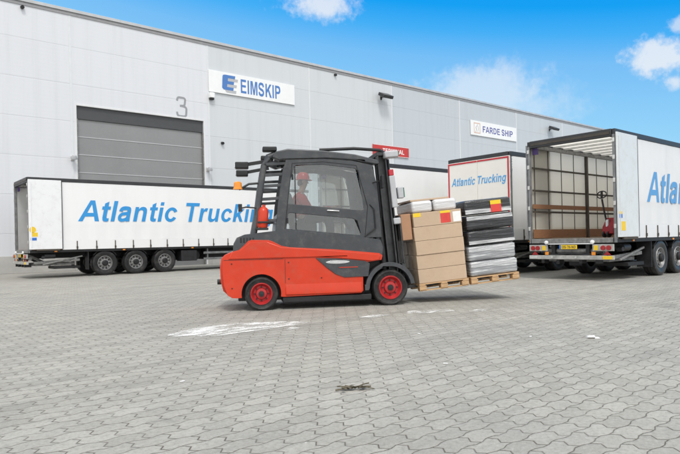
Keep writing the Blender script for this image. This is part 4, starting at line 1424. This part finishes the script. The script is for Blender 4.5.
PX1, PX2 = .93, 1.98
pallet('wooden pallet on the forks under the brown cartons, next to the mast', PX1)
pallet('wooden pallet at the fork tips under the black wrapped bundles', PX2)
ZB = .112
CH = .272
names = ['bottom', 'second', 'third', 'fourth', 'top']
for k in range(5):
    for s in (-1, 1):
        where = 'on the near side' if s < 0 else 'on the far side'
        c = thing('carton', f'brown cardboard carton {where}, {names[k]} layer of the brown stack', 'carton', (0, 0, 0), 0, 'brown cartons stacked on the pallet')
        jx, jy = random.uniform(-.012, .012), random.uniform(-.010, .010)
        MB().box(-.485, .485, -.295, .295, 0, CH-.004).build('box', M_kraft, c, .008)
        MB().box(-.49, .49, -.03, .03, CH-.0035, CH-.002).box(-.487, -.4855, -.03, .03, CH*.7, CH-.006).build('tape', M_tape, c)
        if s < 0 and k == 4:
            l = MB().box(.06, .26, -.2985, -.2965, .03, .215).build('label', M_labred, c)
            MB().box(.06, .26, -.2985, -.2965, .217, .262).build('label', M_yel, c)
            MB().box(.31, .47, -.2985, -.2965, .03, .225).build('label', M_paper, c)
            MB().box(-.48, -.33, -.2985, -.2965, .19, .265).build('label', M_yel, c)
        on_load(c, PX1+jx, s*.302+jy, ZB+k*CH, random.uniform(-.008, .008))
# milky film-wrapped goods on top of the cartons, and a loose board
zt = ZB+5*CH
for (x, w_, l) in ((-.27, .42, 'milky film-wrapped bundle on top of the brown cartons, nearer the mast'), (.20, .46, 'milky film-wrapped bundle on top of the brown cartons, nearer the black pallet')):
    c = tag(MB().box(-w_/2, w_/2, -.54, .54, 0, .22).build('wrapped_bundle', M_wwrap, None, .05, 3), l, 'bundle', 'film-wrapped bundles on the cartons')
    on_load(c, PX1+x, 0, zt+.002, .01)
c = tag(MB().box(-.40, .40, -.45, .45, 0, .035).build('cardboard_sheet', M_kraft, None, .004), 'flat cardboard sheet lying on top of the milky wrapped bundles', 'sheet')
on_load(c, PX1-.08, 0, zt+.226, .03)
c = tag(MB().box(-.10, .10, -.56, .56, 0, .50).build('carton', M_kraft2, None, .01), 'dark brown upright carton squeezed between load backrest and brown stack', 'carton')
on_load(c, PX1-.62, 0, ZB+.86)
BH = .30
for k in range(5):
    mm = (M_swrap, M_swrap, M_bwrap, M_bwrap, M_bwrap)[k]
    lab = ['silvery film-wrapped bundle, bottom of the stack at the fork tips', 'silvery film-wrapped bundle, second from bottom at the fork tips', 'black film-wrapped bundle in the middle of the fork-tip stack', 'black film-wrapped bundle, second from top at the fork tips', 'black film-wrapped bundle with red and yellow label, top of its stack'][k]
    c = thing('wrapped_bundle', lab, 'bundle', (0, 0, 0), 0, 'film-wrapped bundles stacked at the fork tips')
    bx = MB()
    nx, nz = 10, 5
    bx.box(-.49, .49, -.59, .59, .004, BH-.006)
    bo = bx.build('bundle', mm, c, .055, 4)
    MB().box(-.475, .475, -.598, -.5915, BH*(.62, .62, .10, .66, .08)[k], BH*(.90, .92, .30, .90, .34)[k]).build('glare_band', M_glare, c, .004)  # pale strip laid on as painted glare of the wrapping
    if k == 4:
        MB().box(.05, .27, -.6025, -.599, .02, .17).build('label', M_labred, c)
        MB().box(.05, .27, -.6025, -.599, .172, .25).build('label', M_yel, c)
    on_load(c, PX2+random.uniform(-.015, .015), random.uniform(-.01, .01), ZB+k*BH, random.uniform(-.012, .012))

# ------------------------------------------------------------------ hand pallet truck in the open trailer
t = thing('pallet_truck', 'red hand pallet truck with a loop handle standing inside the open trailer', 'pallet truck', (16.25, 7.55, 1.152), R(-14))
MB().box(-.02, 1.12, .10, .26, .07, .12).box(-.02, 1.12, -.26, -.10, .07, .12).build('fork', M_jack, t, .01)
ext([(-.24, .10), (-.22, .30), (-.05, .56), (.0, .53), (.05, .12)], -.24, .13).build('body', M_jack, t, .02)
MB().cyl((-.16, 0, .12), (-.16, 0, .5), .06, .06, 14).build('pump', M_chrome, t)
MB().tube([(-.18, 0, .40), (-.24, .03, .7), (-.28, .07, 1.08)], .026, 10).build('tiller', M_black, t)
loop = [Vector((-.285+.02*math.sin(a), .07+.155*math.cos(a), 1.20+.10*math.sin(a))) for a in [2*math.pi*i/22 for i in range(22)]]
MB().tube(loop, .016, 8, True).bar((-.285, .07, 1.10), (-.285, .07, 1.30), .04, .05).build('handle', M_black, t)
for y in (-.07, .07): MB().cyl((-.2, y-.025, .09), (-.2, y+.025, .09), .09, .09, 16).build('wheel', M_black, t)
for y in (-.18, .18): MB().cyl((.95, y-.04, .042), (.95, y+.04, .042), .04, .04, 12).build('roller', M_black, t)

# ------------------------------------------------------------------ litter on the pavers
tw = MB()
for (a, b, r) in (((-.16, -.03, .012), (.14, .02, .020), .006), ((.0, 0, .014), (.13, .07, .035), .005), ((-.05, -.01, .012), (-.14, .06, .02), .005), ((.03, .01, .014), (.16, -.05, .014), .004)):
    tw.tube([a, tuple((Vector(a)+Vector(b))/2+Vector((.01, .012, .006))), b], r*1.1, 6)
for i in range(13):
    c = Vector((random.uniform(-.13, .14), random.uniform(-.05, .06), .014))
    a = random.uniform(0, 6.28)
    d = Vector((math.cos(a), math.sin(a), .25))*.075
    n = Vector((-d.y, d.x, .012))*.28
    tw.add([c, c+d*.5+n, c+d, c+d*.5-n+Vector((0, 0, .012))], [(0, 1, 2, 3)])
tw = tag(tw.build('twig', M_dry, None, smooth=False), 'dry dead twig with withered leaves lying on the pavers', 'twig')
tw.location = (3.12, 3.60, .0)
tw.rotation_euler = (0, 0, R(-35))
cu = MB().lathe([(.0, 0), (.034, .0), (.030, .006), (.040, .095), (.043, .10), (.038, .10), (.030, .008), (0, .008)], (0, 0, .042), (1, .1, .02), 16).box(.10, .17, -.04, .05, .004, .016)
cu = tag(cu.build('paper_cup', M_paper, None), 'crushed white paper cup lying on the pavers at the right', 'litter')
cu.location = (6.66, 3.42, 0)
cu.scale = (.85, .85, .42)
cu.rotation_euler = (0, 0, R(-45))
for (x, y, a) in ((6.30, 3.95, 20), (5.55, 5.1, 70), (4.4, 3.7, 120), (2.2, 4.9, 10)):
    o = tag(MB().box(-.02, .025, -.012, .014, .004, .009).build('paper_scrap', M_paper, None, .002), 'tiny pale scrap of paper on the pavers', 'litter', 'paper scraps on the pavers')
    o.location = (x, y, 0)
    o.rotation_euler = (0, 0, R(a))
